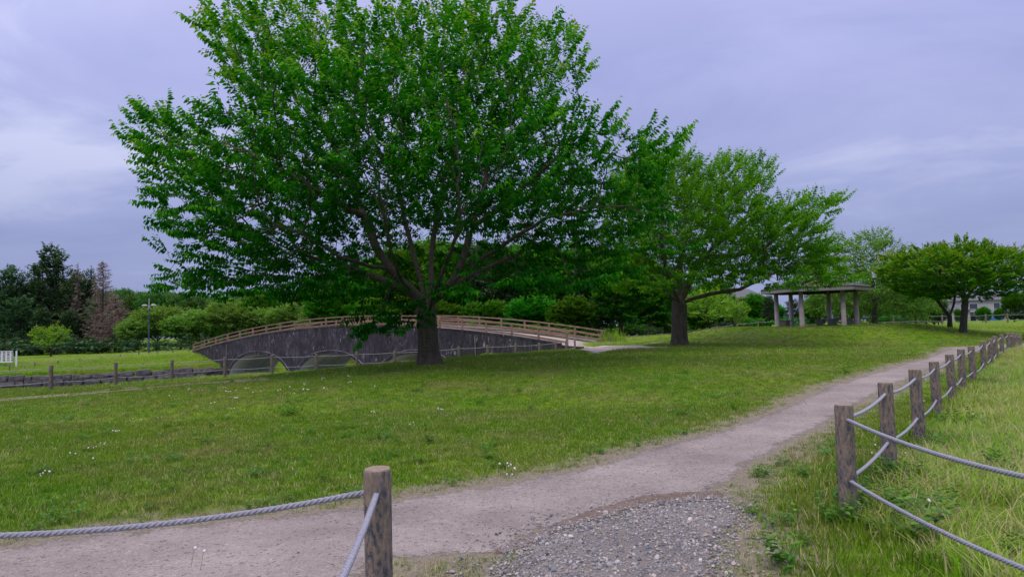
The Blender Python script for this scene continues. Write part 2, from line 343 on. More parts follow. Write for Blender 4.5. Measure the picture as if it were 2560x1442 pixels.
M['blue'] = simple_mat('blue_sheet', (.06, .16, .45), .6, .1, 1, 0)
# ------------------------------------------------------------------ ground sheet
def build_ground():
    rr = np.concatenate([[0.0], 0.35*np.exp(np.linspace(0, math.log(900/0.35), 330))])
    a = np.concatenate([np.radians(np.arange(-48, 48, .4)), np.radians(np.arange(48, 312, 4.0))]); na = len(a)
    RR, AA = np.meshgrid(rr[1:], a, indexing='ij'); X = RR*np.sin(AA); Y = RR*np.cos(AA)
    Z = ground(X.ravel(), Y.ravel())
    V = np.column_stack([X.ravel(), Y.ravel(), Z]); nr = len(rr)-1
    i = np.arange(nr-1)[:, None]; j = np.arange(na)[None, :]
    Q = np.stack([i*na+j, i*na+(j+1) % na, (i+1)*na+(j+1) % na, (i+1)*na+j], -1).reshape(-1, 4)[:, ::-1]
    V = np.vstack([V, [[0, 0, 0]]]); T = [(len(V)-1, (k+1) % na, k) for k in range(na)]
    me = mesh_np('ground', V, Q, T, True); wr = np.zeros(len(V)); nr_ = np.hypot(V[:, 0], V[:, 1]) < 60
    d_ = np.minimum(dist_poly(V[nr_, 0], V[nr_, 1], PATH), dist_poly(V[nr_, 0], V[nr_, 1], GRAV)-.3); d_[in_poly(V[nr_, 0], V[nr_, 1], PATH)] = 0; wr[nr_] = np.exp(-np.maximum(d_, 0)/.30); attr(me, 'worn', wr)
    o = obj('ground', me, M['ground']); tag(o, kind='structure')
def vnoise(x, s, seed):
    r_ = np.random.default_rng(seed); tb = r_.uniform(-1, 1, 4096); u = np.asarray(x)/s; i = np.floor(u).astype(int); f = u-i; f = f*f*(3-2*f)
    return tb[i % 4096]*(1-f)+tb[(i+1) % 4096]*f
def resample(poly, step):
    out = []; n = len(poly)
    for i in range(n):
        a = np.array(poly[i][:2]); b = np.array(poly[(i+1) % n][:2]); k = max(1, int(np.hypot(*(b-a))/step))
        for j in range(k): out.append(a+(b-a)*j/k)
    return np.array(out)
def jitter(poly, amp, seed):
    n = len(poly); t = np.roll(poly, -1, 0)-np.roll(poly, 1, 0); nn = np.stack([-t[:, 1], t[:, 0]], 1)/(np.linalg.norm(t, axis=1)[:, None]+1e-9)
    s = np.cumsum(np.linalg.norm(poly-np.roll(poly, 1, 0), axis=1))
    j = vnoise(s, .9, seed)*.6+vnoise(s, .33, seed+1)*.45+vnoise(s, .13, seed+2)*.25
    return poly + nn*(j*amp)[:, None]
def sheet(name, poly, mat, off, step=.12, grid=.4, amp=.08, seed=1, zfun=None, kind='structure', fade=.3):
    b = jitter(resample(poly, step), amp, seed)
    x0, y0 = b.min(0); x1, y1 = b.max(0); gx, gy = np.meshgrid(np.arange(x0, x1, grid), np.arange(y0, y1, grid)); gx = gx.ravel(); gy = gy.ravel()
    fx_, fy_ = np.meshgrid(np.arange(x0, x1, step*1.3), np.arange(y0, y1, step*1.3)); fx_ = fx_.ravel(); fy_ = fy_.ravel(); kf = in_poly(fx_, fy_, b); fx_, fy_ = fx_[kf], fy_[kf]; kf = dist_poly(fx_, fy_, b) < fade*1.6; fx_, fy_ = fx_[kf], fy_[kf]
    cg = in_poly(gx, gy, b); cg[cg] = dist_poly(gx[cg], gy[cg], b) > fade*1.7; gx = np.concatenate([gx[cg], fx_]); gy = np.concatenate([gy[cg], fy_])
    k = in_poly(gx, gy, b) & (dist_poly(gx, gy, b) > step*.5); pts = np.vstack([b, np.column_stack([gx[k], gy[k]])]); n = len(b)
    r = delaunay_2d_cdt([Vector(p) for p in pts], [(i, (i+1) % n) for i in range(n)], [], 2, 1e-5)
    vv = np.array([tuple(v) for v in r[0]]); ff = [f for f in r[2]]
    cen = np.array([vv[list(f)].mean(0) for f in ff]); keep = in_poly(cen[:, 0], cen[:, 1], b)
    ff = [f for f, q in zip(ff, keep) if q]
    z = (ground(vv[:, 0], vv[:, 1]) if zfun is None else zfun(vv))+off
    me = bpy.data.meshes.new(name); me.from_pydata([(x, y, q) for (x, y), q in zip(vv, z)], [], ff); me.update()
    for p in me.polygons: p.use_smooth = True
    attr(me, 'edge', np.clip(dist_poly(vv[:, 0], vv[:, 1], b)/fade, 0, 1))
    if sum(p.normal.z for p in me.polygons) < 0: me.flip_normals()
    o = obj(name, me, mat); tag(o, kind=kind); return o, b
# main path
up_px = [(-500, 1430), (-200, 1385), (0, 1362), (180, 1338), (420, 1312), (640, 1288), (800, 1272), (990, 1240), (1150, 1218), (1300, 1195), (1500, 1152), (1640, 1108), (1760, 1080), (1870, 1045), (1960, 1012), (2060, 965), (2180, 930), (2300, 897), (2352, 876), (2372, 868), (2440, 866), (2520, 861), (2600, 857), (2700, 853)]
lo_px = [(2700, 862), (2600, 866), (2520, 869), (2455, 874), (2400, 897), (2330, 930), (2260, 960), (2200, 990), (2160, 1012), (2085, 1068), (2000, 1112), (1920, 1160), (1870, 1205), (1800, 1248), (1700, 1262), (1600, 1278), (1450, 1316), (1350, 1352), (1260, 1396), (1120, 1410), (985, 1415)]
pathw = [PG(*q)[:2] for q in up_px+lo_px] + [np.array(q) for q in ((-.75, 2.9), (-1.1, 2.3), (-2.0, 1.9), (-6, 1.6))]
_, PATH = sheet('path', pathw, M['path'], .002, .09, .35, .06, 3, fade=.36)
grav = [PG(*q)[:2] for q in ((1262, 1372), (1350, 1330), (1450, 1296), (1600, 1259), (1700, 1247), (1785, 1243), (1850, 1262), (1880, 1300), (1840, 1340), (1835, 1400), (1800, 1470))]+[np.array((.9, 2.2)), np.array((.1, 2.1)), np.array((-.12, 2.7))]+[PG(1215, 1430)[:2]]
_, GRAV = sheet('gravel_bed', grav, M['bed'], .005, .07, .3, .06, 9, fade=.3)
rim = [(1210, 1385), (1290, 1346), (1375, 1309), (1465, 1275), (1600, 1241), (1700, 1230), (1810, 1226), (1815, 1250), (1700, 1260), (1600, 1276), (1475, 1312), (1385, 1342), (1305, 1380), (1235, 1405)]
_, RIM = sheet('soil_edge', [PG(*q)[:2] for q in rim], M['rim'], .008, .035, .2, .02, 14, fade=.10)
trail = [(-300, 1030), (0, 996), (200, 980), (430, 958), (560, 950), (700, 943), (700, 950), (560, 959), (430, 967), (200, 989), (0, 1005), (-300, 1046)]
_, TRAIL = sheet('dirt_trail', [PG(*q)[:2] for q in trail], M['dirt'], .012, .2, .5, .2, 21, fade=.55)
bp = [(1400, 871), (1480, 868), (1513, 863), (1560, 864), (1625, 866), (1690, 868), (1690, 870), (1625, 872), (1545, 876), (1505, 885), (1462, 888), (1470, 881), (1440, 876)]
_, BPATH = sheet('gravel_landing', [PG(*q)[:2] for q in bp], M['path2'], .02, .25, .6, .15, 31, fade=.5)
bt = [(1560, 866), (1600, 860), (1650, 853), (1690, 848), (1700, 850), (1660, 856), (1610, 863), (1580, 867)]
_, BTRAIL = sheet('far_trail', [PG(*q)[:2] for q in bt], M['dirt'], .02, .3, .6, .15, 35, fade=.5)
build_ground()
# water

me = bpy.data.meshes.new('pond_water'); me.from_pydata([(x, y, WATER_Z) for x, y in ((-110, 15), (15, 15), (15, 98), (-110, 98))], [], [(0, 1, 2, 3)])
tag(obj('pond_water', me, M['water']), kind='structure')
# ------------------------------------------------------------------ scattering with geometry nodes
def scatter(name, protos, X, Y, Z, scl, idx, mat, kind='stuff', tilt=.15):
    n = len(X); me = bpy.data.meshes.new(name+'_points'); me.vertices.add(n)
    me.vertices.foreach_set('co', np.column_stack([X, Y, Z]).astype(np.float32).ravel())
    a = me.attributes.new('s', 'FLOAT', 'POINT'); a.data.foreach_set('value', scl.astype(np.float32))
    a = me.attributes.new('k', 'INT', 'POINT'); a.data.foreach_set('value', idx.astype(np.int32))
    rot = np.column_stack([rng.normal(0, tilt, n), rng.normal(0, tilt, n), rng.uniform(0, 6.283, n)]).astype(np.float32)
    a = me.attributes.new('r', 'FLOAT_VECTOR', 'POINT'); a.data.foreach_set('vector', rot.ravel())
    pc = bpy.data.collections.new(name+'_protos')
    for i, m_ in enumerate(protos):
        q = bpy.data.objects.new(name+'_proto_%02d' % i, m_); pc.objects.link(q)
        if len(m_.materials) == 0: m_.materials.append(mat)
    me.materials.append(mat)
    o = obj(name, me); tag(o, kind=kind)
    g = bpy.data.node_groups.new(name, 'GeometryNodeTree')
    g.interface.new_socket('Geometry', in_out='INPUT', socket_type='NodeSocketGeometry'); g.interface.new_socket('Geometry', in_out='OUTPUT', socket_type='NodeSocketGeometry')
    gi = g.nodes.new('NodeGroupInput'); go = g.nodes.new('NodeGroupOutput'); ip = g.nodes.new('GeometryNodeInstanceOnPoints')
    ci = g.nodes.new('GeometryNodeCollectionInfo'); ci.inputs['Collection'].default_value = pc; ci.inputs['Separate Children'].default_value = True; ci.inputs['Reset Children'].default_value = True
    def na(nm, ty):
        q = g.nodes.new('GeometryNodeInputNamedAttribute'); q.data_type = ty; q.inputs[0].default_value = nm; return q.outputs[0]
    ip.inputs['Pick Instance'].default_value = True
    g.links.new(gi.outputs[0], ip.inputs['Points']); g.links.new(ci.outputs[0], ip.inputs['Instance'])
    g.links.new(na('k', 'INT'), ip.inputs['Instance Index']); g.links.new(na('s', 'FLOAT'), ip.inputs['Scale'])
    er = g.nodes.new('FunctionNodeEulerToRotation'); g.links.new(na('r', 'FLOAT_VECTOR'), er.inputs[0]); g.links.new(er.outputs[0], ip.inputs['Rotation'])
    g.links.new(ip.outputs[0], go.inputs[0])
    md = o.modifiers.new('scatter', 'NODES'); md.node_group = g
    return o
def tuft(nb, rad, h0, h1, wid, lean, seed, straw_p=0.0, seg=2, flat=.0):
    r = random.Random(seed); V = []; Q = []; T = []; tint = []; straw = []
    for b in range(nb):
        a = r.uniform(0, 6.283); rr = rad*math.sqrt(r.random()); x, y = rr*math.cos(a), rr*math.sin(a)
        h = r.uniform(h0, h1); dl = r.uniform(0, 6.283); ln = abs(r.gauss(lean, lean*.5))*h; wd = wid*r.uniform(.7, 1.3)
        sx, sy = -math.sin(dl)*wd, math.cos(dl)*wd; k = r.random(); st = 1.0*r.uniform(.6, 1) if r.random() < straw_p else 0.0
        o = len(V)
        for s in range(seg):
            t = s/seg; zx = ln*t*t; zz_ = h*(t - flat*t*t)
            V += [(x+math.cos(dl)*zx+sx*(1-t*.6), y+math.sin(dl)*zx+sy*(1-t*.6), zz_), (x+math.cos(dl)*zx-sx*(1-t*.6), y+math.sin(dl)*zx-sy*(1-t*.6), zz_)]
        V.append((x+math.cos(dl)*ln, y+math.sin(dl)*ln, h*(1-flat)))
        for s in range(seg-1): Q.append((o+2*s, o+2*s+1, o+2*s+3, o+2*s+2))
        T.append((o+2*seg-2, o+2*seg-1, o+2*seg))
        tint += [k]*(2*seg+1); straw += [st]*(2*seg+1)
    me = mesh_np('tuft', V, Q, T); attr(me, 'tint', tint); attr(me, 'straw', straw); return me
def sample_lawn(dmin, dmax, dens, fov=.82, left=None):
    """points in the wedge the photograph sees; dens(d) per square metre"""
    out = []
    edges = np.linspace(dmin, dmax, 40)
    for a, b in zip(edges[:-1], edges[1:]):
        area = fov*2*(b*b-a*a)/2+3*(b-a); n = int(area*dens((a+b)/2)); d = rng.uniform(a, b, n); x = rng.uniform(-1, 1, n)*(d*fov+1.5); out.append(np.column_stack([x, d]))
    return np.vstack(out)
# right fence line: px of top, distance
RF = [(2108, 1010, 5.2), (2213, 955, 6.55), (2288, 922, 8.0), (2336, 903, 10.1), (2375, 885, 11.9), (2401, 872, 13.5), (2428, 865, 14.9), (2456, 852, 17.4), (2474, 846, 19.2), (2487, 840, 21.2), (2502, 836, 22.9), (2519, 832, 24.8), (2530, 832, 26.2), (2540, 834, 27.2), (2549, 835, 28.0)]
RFP = [P(a, b, c) for a, b, c in RF]
RLINE = [(2.45, 1.0), (2.45, 2.8)] + [(p[0], p[1]) for p in RFP]
rough_poly = np.array(RLINE + [(40, 31), (60, 20), (40, 1)])
def in_rough(x, y): return in_poly(x, y, rough_poly)
def free(x, y, m=.0):
    k = np.ones(len(x), bool)
    for pl in (PATH, GRAV, BPATH): k &= ~in_poly(x, y, pl) | ((dist_poly(x, y, pl) < m))
    k &= ~in_poly(x, y, POND)
    return k
lawn = [tuft(16, .075, .022, .058, .0032, .6, s, .07) for s in range(6)]+[tuft(13, .08, .018, .05, .003, .9, 30+s, .6) for s in range(3)]
pts = np.vstack([sample_lawn(2.0, 12, lambda d: 330), sample_lawn(12, 24, lambda d: 120), sample_lawn(24, 48, lambda d: 26)])
k = free(pts[:, 0], pts[:, 1], .06) & ~in_rough(pts[:, 0], pts[:, 1])
k &= ~(in_poly(pts[:, 0], pts[:, 1], TRAIL) & (rng.random(len(pts)) < .75)); pts = pts[k]
dp = np.minimum(dist_poly(pts[:, 0], pts[:, 1], PATH), dist_poly(pts[:, 0], pts[:, 1], GRAV))
keep = (dp > .35*(rng.random(len(dp))**1.2)) | (rng.random(len(dp)) < .45); pts = pts[keep]; dp = dp[keep]
sc = rng.uniform(.6, 1.25, len(pts))*np.where(pts[:, 1] > 20, 1.5, 1.0)*(0.75+.25*np.clip(dp/.5, 0, 1)); gz = ground(pts[:, 0], pts[:, 1])
lk = rng.integers(0, 6, len(pts)); dn = vnoise(pts[:, 0]+pts[:, 1]*.5, .7, 91)*.5+vnoise(pts[:, 1]-pts[:, 0]*.4, .55, 92)*.5
dr = rng.random(len(pts)) < .10+.45*np.exp(-dp/.35)+.22*np.clip(dn, 0, 1); lk[dr] = rng.integers(6, 9, dr.sum())
scatter('lawn_grass', lawn, pts[:, 0], pts[:, 1], gz-.003, sc, lk, M['blade'])
# rough unmown grass right of the fence, and longer grass round trunks, fence feet and banks
tall = [tuft(22, .11, .10, .27, .0042, .55, 50+s, .20, 3, .12) for s in range(6)] + [tuft(14, .12, .10, .30, .0038, .9, 60+s, .75, 3, .25) for s in range(3)]
mid = [tuft(16, .09, .05, .14, .0038, .6, 70+s, .10, 2) for s in range(5)]
pts = np.vstack([sample_lawn(1.6, 9, lambda d: 110), sample_lawn(9, 30, lambda d: 42)])
k = in_rough(pts[:, 0], pts[:, 1]) & free(pts[:, 0], pts[:, 1], .05); pts = pts[k]
nz = vnoise(pts[:, 0]+pts[:, 1]*.6, .8, 5)*.5+vnoise(pts[:, 1]-pts[:, 0]*.3, .7, 6)*.5
sc = np.clip(.85+.35*nz, .45, 1.3)*rng.uniform(.75, 1.15, len(pts)); ix = rng.integers(0, 6, len(pts)); ss = rng.random(len(pts)) < np.clip(.52-.35*nz, .12, .8); ix[ss] = rng.integers(6, 9, ss.sum())
scatter('rough_grass', tall, pts[:, 0], pts[:, 1], ground(pts[:, 0], pts[:, 1])-.005, sc, ix, M['tall'])
# short rough verge beside the gravel and along the path's right edge, tussocks at posts and trunks
def blob(x, y, r, n): a = rng.uniform(0, 6.283, n); q = r*np.sqrt(rng.random(n)); return np.column_stack([x+q*np.cos(a), y+q*np.sin(a)])
extra = [blob(-2.65, 22, 1.6, 900), blob(8.1, 33, 2.2, 700)]
for (x, y, z) in RFP[:12]: extra.append(blob(x, y, .45, 90))
for t_ in np.linspace(0, 1, 60): extra.append(blob(-7+t_*14, 26+abs(t_-.3)*4, 1.6, 60))
extra.append(sample_lawn(2.2, 9, lambda d: 70))
e = np.vstack(extra); vr = np.zeros(len(e), bool); nE = len(extra[-1]); vr[-nE:] = True
xr = np.interp(e[:, 1], [r[1] for r in RLINE[:9]], [r[0] for r in RLINE[:9]])
k = free(e[:, 0], e[:, 1], .04) & (~vr | ((e[:, 0] > xr-.75) & (e[:, 0] < xr+.2))); e = e[k]
scatter('tussock_grass', mid, e[:, 0], e[:, 1], ground(e[:, 0], e[:, 1])-.004, rng.uniform(.5, 1.25, len(e)), rng.integers(0, 5, len(e)), M['blade'])
# far banks and fence feet: taller grass, tufts scaled up with distance so that a tuft is a clump
bk = []
for (ax, ay, bx, by, wd, n) in [(-48, 62.8, -31, 71.5, 1.2, 1500), (-50, 66, -34, 77, 6, 9000), (-19, 24, -12, 32, .8, 900), (-12, 32, 3.5, 44.5, .8, 1500), (-50, 76, -30, 90, 6, 7000), (8, 56, 30, 62, 3, 4000), (-33, 78, -36.5, 76, 2, 900), (5, 47, 9, 62, 2.5, 2000), (24, 38, 30, 44, 4, 2500), (27, 44, 44, 60, 3, 2500)]:
    t_ = rng.random(n); bk.append(np.column_stack([ax+(bx-ax)*t_+rng.normal(0, wd*.5, n), ay+(by-ay)*t_+rng.normal(0, wd*.5, n)]))
bk = np.vstack(bk); bk = bk[free(bk[:, 0], bk[:, 1])]
scatter('bank_grass', tall[:6], bk[:, 0], bk[:, 1], ground(bk[:, 0], bk[:, 1])-.01, rng.uniform(.6, 1.5, len(bk))*np.where(bk[:, 1] < 47, .55, 1), rng.integers(0, 6, len(bk)), M['blade'])
# clover flowers in the lawn
m, t, p, o_ = new_mat('clover_white'); a_ = N(t, 'ShaderNodeAttribute', attribute_name='tint').outputs['Fac']; c_ = ramp(t, a_, [(0, (.10, .16, .03)), (.3, (.10, .16, .03)), (.4, (.75, .62, .70)), (1, (.8, .78, .78))]).outputs[0]; L(t, c_, p.inputs['Base Color']); M['clover'] = m
def clover(seed, s=1.0):
    r = random.Random(seed); b = MB(); ti = []
    for k in range(r.randint(1, 4)):
        x, y, h = r.uniform(-.07, .07), r.uniform(-.07, .07), r.uniform(.06, .10); b.tube([(x, y, 0), (x+.005, y, h)], .0012, 3, False); ti += [0]*6
        n0 = len(b.v); rr = .012*s
        vs_ = [(x, y, h+rr*1.2)]+[(x+rr*math.cos(q)*c1, y+rr*math.sin(q)*c1, h+z1*rr) for c1, z1 in ((.8, .7), (1, 0)) for q in [i*math.pi/3 for i in range(6)]]+[(x, y, h-rr)]
        f = [(0, 1+i, 1+(i+1) % 6) for i in range(6)]+[(1+i, 7+i, 7+(i+1) % 6, 1+(i+1) % 6) for i in range(6)]+[(13, 7+(i+1) % 6, 7+i) for i in range(6)]
        b.add(vs_, f); ti += [r.uniform(.5, 1)]*14
    me = b.mesh('clover'); attr(me, 'tint', ti); return me
fp = []
for px, py, n, r_ in ((770, 968, 26, 1.3), (560, 990, 12, 1.0), (900, 1000, 12, 1.4), (1080, 915, 16, .8), (395, 1050, 8, .5), (290, 1092, 2, .06), (240, 1128, 5, .14), (180, 1150, 2, .06), (222, 1165, 2, .06), (130, 1198, 3, .07), (505, 1420, 2, .04), (1300, 900, 12, 1.5), (1000, 1040, 8, 1.5), (1330, 1195, 4, .25), (1900, 880, 10, 2.5), (700, 1000, 14, 1.6), (2200, 1150, 5, .3), (2300, 1010, 5, .5), (2190, 1265, 3, .1), (2260, 1290, 3, .12), (2440, 1048, 3, .3)):
    g_ = PG(px, py); fp.append(blob(g_[0], g_[1], r_*1.3, max(1, int(n*(.45 if n > 6 else .9)))))
fp = np.vstack(fp); scatter('clover_flowers', [clover(i, .75) for i in range(4)], fp[:, 0], fp[:, 1], ground(fp[:, 0], fp[:, 1]), rng.uniform(.8, 1.3, len(fp))*np.where(fp[:, 1] > 12, 1.35, 1), rng.integers(0, 4, len(fp)), M['clover'])
# broad-leaved weeds at the fence foot
def weed(seed):
    q = random.Random(seed); V = []; Q = []; ti = []; b0 = 0
    for st in range(7):
        a = q.uniform(0, 6.283); ln = q.uniform(.08, .20); x0, y0 = q.uniform(-.06, .06), q.uniform(-.06, .06)
        for k in range(6):
            t = .35+.65*k/5; cx, cy, cz = x0+math.cos(a)*ln*t*.6, y0+math.sin(a)*ln*t*.6, ln*t; aa = a+(-1)**k*q.uniform(.6, 1.5); L_ = q.uniform(.035, .065); wd = L_*.34; el_ = q.uniform(-.3, .45)
            f = Vector((math.cos(aa)*math.cos(el_), math.sin(aa)*math.cos(el_), math.sin(el_))); s_ = f.cross(Vector((0, 0, 1))).normalized(); p = Vector((cx, cy, cz)); up_ = s_.cross(f)
            o = len(V); V += [p, p+f*L_*.35+s_*wd+up_*.006, p+f*L_*.7+s_*wd*.7, p+f*L_-up_*.008, p+f*L_*.7-s_*wd*.7, p+f*L_*.35-s_*wd+up_*.006]; Q += [(o, o+1, o+2, o+3), (o, o+3, o+4, o+5)]; ti += [q.random()]*6
    me = mesh_np('weed', np.array([tuple(v) for v in V]), Q); attr(me, 'tint', ti); return me
M['weed'] = mat_leaf('weed_leaf', [(0.0, (.04, .14, .015)), (0.6, (.085, .23, .02)), (1.0, (.17, .32, .03))], .3, .2)
wp_ = []
for px, py, n, r_ in ((2170, 1275, 6, .2), (2225, 1200, 6, .2), (2290, 1290, 5, .4), (2380, 1380, 3, .4), (2500, 1180, 3, .3), (2420, 1060, 4, .4), (1960, 1425, 2, .04), (2100, 1330, 3, .2), (1095, 900, 12, .5), (1720, 862, 12, .8), (2300, 1120, 4, .25)):
    g_ = PG(px, py); wp_.append(blob(g_[0], g_[1], r_, n))
for _ in range(240):
    g_ = PG(rng.uniform(0, 2200), 900+540*rng.random()**1.6); wp_.append(blob(g_[0], g_[1], .12, rng.integers(1, 4)))
wp_ = np.vstack(wp_); wsc = np.where(np.arange(len(wp_)) < 75, 1.0, .5); kw = free(wp_[:, 0], wp_[:, 1]); wp_ = wp_[kw]; wsc = wsc[kw]
scatter('weeds', [weed(i) for i in range(5)], wp_[:, 0], wp_[:, 1], ground(wp_[:, 0], wp_[:, 1]), rng.uniform(.7, 1.3, len(wp_))*wsc, rng.integers(0, 5, len(wp_)), M['weed'])
# gravel
m, t, p, o_ = new_mat('pebble'); a_ = N(t, 'ShaderNodeObjectInfo').outputs['Random']; at_ = N(t, 'ShaderNodeAttribute', attribute_name='tint').outputs['Fac']
M['peb'] = m; c_ = ramp(t, math_(t, 'FRACT', math_(t, 'ADD', a_, at_)), [(0, (.12, .125, .15)), (.2, (.20, .205, .24)), (.45, (.28, .275, .30)), (.65, (.37, .345, .345)), (.78, (.50, .46, .46)), (.90, (.33, .25, .19)), (1, (.66, .62, .62))]).outputs[0]
c_ = mixc(t, 1.0, c_, ramp(t, noise(t, objc(t), 60, 4, .7), [(.3, (.75, .75, .75)), (.7, (1.2, 1.2, 1.2))]).outputs[0], 'MULTIPLY'); L(t, c_, p.inputs['Base Color']); p.inputs['Roughness'].default_value = .85
def pebble(seed, r=.013):
    import bmesh
    q = np.random.default_rng(seed); bm = bmesh.new(); bmesh.ops.create_icosphere(bm, subdivisions=2, radius=1)
    s = np.array([1, q.uniform(.6, .95), q.uniform(.4, .7)])*r; ds = q.normal(0, 1, (5, 3)); ds /= np.linalg.norm(ds, axis=1)[:, None]
    for v in bm.verts:
        c = np.array(v.co); k_ = 1.0
        for d_ in ds: k_ = min(k_, .72/max(.01, abs(float(c@d_)))) if abs(float(c@d_)) > .72 else k_
        v.co = Vector(c*k_*s*q.uniform(.95, 1.05))
    me = bpy.data.meshes.new('pebble'); bm.to_mesh(me); bm.free(); attr(me, 'tint', [q.uniform(0, .999)]*len(me.vertices)); return me
peb = [pebble(i) for i in range(10)]
gx = rng.uniform(GRAV[:, 0].min()-.3, GRAV[:, 0].max()+.3, 62000); gy = rng.uniform(GRAV[:, 1].min()-.3, GRAV[:, 1].max()+.3, 62000)
dG = dist_poly(gx, gy, GRAV); ins = in_poly(gx, gy, GRAV); nzz = vnoise(gx*1.3+gy*.4, .5, 41)*.5+vnoise(gy-gx*.5, .45, 42)*.5
k = (ins & (rng.random(len(gx)) < .52+.45*nzz)) | (~ins & (dG < .28) & (rng.random(len(gx)) < .09)); gx, gy = gx[k], gy[k]
sc = np.exp(rng.normal(-.72, .46, len(gx))); sc = np.clip(sc, .22, 2.1)
scatter('gravel', peb, gx, gy, ground(gx, gy)+.006+sc*.003, sc, rng.integers(0, 10, len(gx)), M['peb'], tilt=.4)
qq = sample_lawn(2, 16, lambda d: 26 if d < 8 else 10); k = in_poly(qq[:, 0], qq[:, 1], PATH); qq = qq[k]
sc = np.clip(np.exp(rng.normal(-1.15, .4, len(qq))), .12, 1.1)
scatter('path_pebbles', peb, qq[:, 0], qq[:, 1], ground(qq[:, 0], qq[:, 1])+.006, sc, rng.integers(0, 10, len(qq)), M['peb'], tilt=.4)
# ------------------------------------------------------------------ rope fences
def post_mesh(h, r=.066, below=.25, n=20, seed=0):
    q = random.Random(seed); b = MB(); zs = [-below, 0, h*.25, h*.5, h*.75, h-.022, h-.008, h]; rs = [r*1.02, r*1.02, r, r*.995, r*1.0, r*1.0, r*.965, r*.90]
    vs_ = []; ph = q.uniform(0, 6)
    for z, rr in zip(zs, rs): vs_ += [((rr+.0012*math.sin(5*a+ph+z*3))*math.cos(a), (rr+.0012*math.sin(5*a+ph+z*3))*math.sin(a), z) for a in [2*math.pi*i/n for i in range(n)]]
    m_ = len(zs); f = [(i*n+k, i*n+(k+1) % n, (i+1)*n+(k+1) % n, (i+1)*n+k) for i in range(m_-1) for k in range(n)]+[tuple((m_-1)*n+k for k in range(n))]
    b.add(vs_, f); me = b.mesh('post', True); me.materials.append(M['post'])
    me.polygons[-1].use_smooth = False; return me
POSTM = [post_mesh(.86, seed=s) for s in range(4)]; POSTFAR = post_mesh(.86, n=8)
def twisted(a, b, sag, r=.014, pitch=.085, seg=None, extra=None):
    a = Vector(a); b = Vector(b); ln = (b-a).length; n = int(ln/pitch*9)
    mb = MB()
    def c(t): p = a.lerp(b, t); p.z -= sag*4*t*(1-t); return p
    for s in range(3):
        pts = []
        for i in range(n+1):
            t = i/n; p = c(t); tg = (c(min(1, t+.01))-c(max(0, t-.01))).normalized(); sd_ = tg.cross(Vector((0, 0, 1))).normalized(); up = sd_.cross(tg)
            an = 2*math.pi*(t*ln/pitch+s/3); pts.append(p+(sd_*math.cos(an)+up*math.sin(an))*r*.52)
        mb.tube(pts, r*.56, 7)
    return mb.mesh('rope', True)
def plain(a, b, sag, r=.014, n=10):
    a = Vector(a); b = Vector(b); mb = MB(); pts = []
    for i in range(n+1): t = i/n; p = a.lerp(b, t); p.z -= sag*4*t*(1-t); pts.append(p)
    mb.tube(pts, r, 6); return mb.mesh('rope', True)
def fence(name, label, tops, near=0, sag=.10, heights=(.755, .30), meshes=None, r=.014, ropes=True, matr=None, sagr=1.0):
    """tops: xyz of post tops; near = how many spans get a laid rope"""
    x0, y0, z0 = tops[0]; f = thing(name, label, 'fence', (x0, y0, z0-.86))
    org = Vector((x0, y0, z0-.86)); rf = random.Random(len(tops))
    for i, tp in enumerate(tops):
        o = obj('post', (meshes or POSTM)[i % len(meshes or POSTM)], None, f, Vector(tp)-Vector((0, 0, .86))-org)
        o.rotation_euler = (rf.uniform(-.015, .015), rf.uniform(-.015, .015), rf.uniform(0, 6))
    if ropes:
        for i in range(len(tops)-1):
            a, b = Vector(tops[i]), Vector(tops[i+1]); sp = (b-a).length
            for hgt in heights:
                A = a+Vector((0, 0, hgt-.86))-org; B = b+Vector((0, 0, hgt-.86))-org; s = sag*(sp/2)**1.3*rf.uniform(.8, 1.25)*sagr
                me_ = twisted(A, B, s, r) if i < near else plain(A, B, s, r)
                obj('rope', me_, matr or M['rope'], f)
    return f
rt = [(2.43, 2.72, .88)] + [tuple(p) for p in RFP]
fence('rope_fence', 'brown mock-wood rope fence running away along the right side of the gravel path', rt, near=3, sag=.04)
# left foreground fence (three posts, two of them outside the picture)
lp = P(944, 1168, 3.35)
fence('rope_fence', 'mottled brown post with grey ropes in the left foreground beside the path', [(-.50, 1.15, .88), tuple(lp), (-3.45, 3.02, lp[2]-.03), (-6.0, 2.9, .84)], near=2, sag=.075)
# pond fence
pf = [(-60, 868, 20.6), (128, 912, 22.6), (290, 905.5, 25.6), (430, 899, 28.6), (562, 892, 30.4), (680, 887, 31.4), (790, 884, 32.8), (892, 880, 33.8), (986, 876, 34.8), (1068, 872, 35.6), (1147, 866, 36.8), (1219, 862, 38.2), (1288, 859.5, 39.8), (1348, 857, 41.2), (1389, 853, 42.6), (1415, 850, 43.8), (1437, 847, 45.4)]
pf[0] = (-60, 920, 20.6)
fence('rope_fence', 'low rope fence along the near bank of the pond in front of the bridge', [tuple(P(*q)) for q in pf], sag=.03, meshes=[POSTFAR], r=.011, matr=M['rope_far'])
ff = [(-45, 917, 62.0), (24, 911, 64.5), (87, 905, 66.5), (145, 901, 68), (199, 896, 69.5), (252, 891, 71), (301, 885.5, 72.5), (347, 880.5, 74), (393, 877, 75), (432, 873.5, 76), (472, 869, 77)]
fence('rope_fence', 'distant rope fence climbing the grass bank on the far side of the pond', [tuple(P(*q)) for q in ff], sag=.03, meshes=[POSTFAR], r=.012, matr=M['rope_far'])
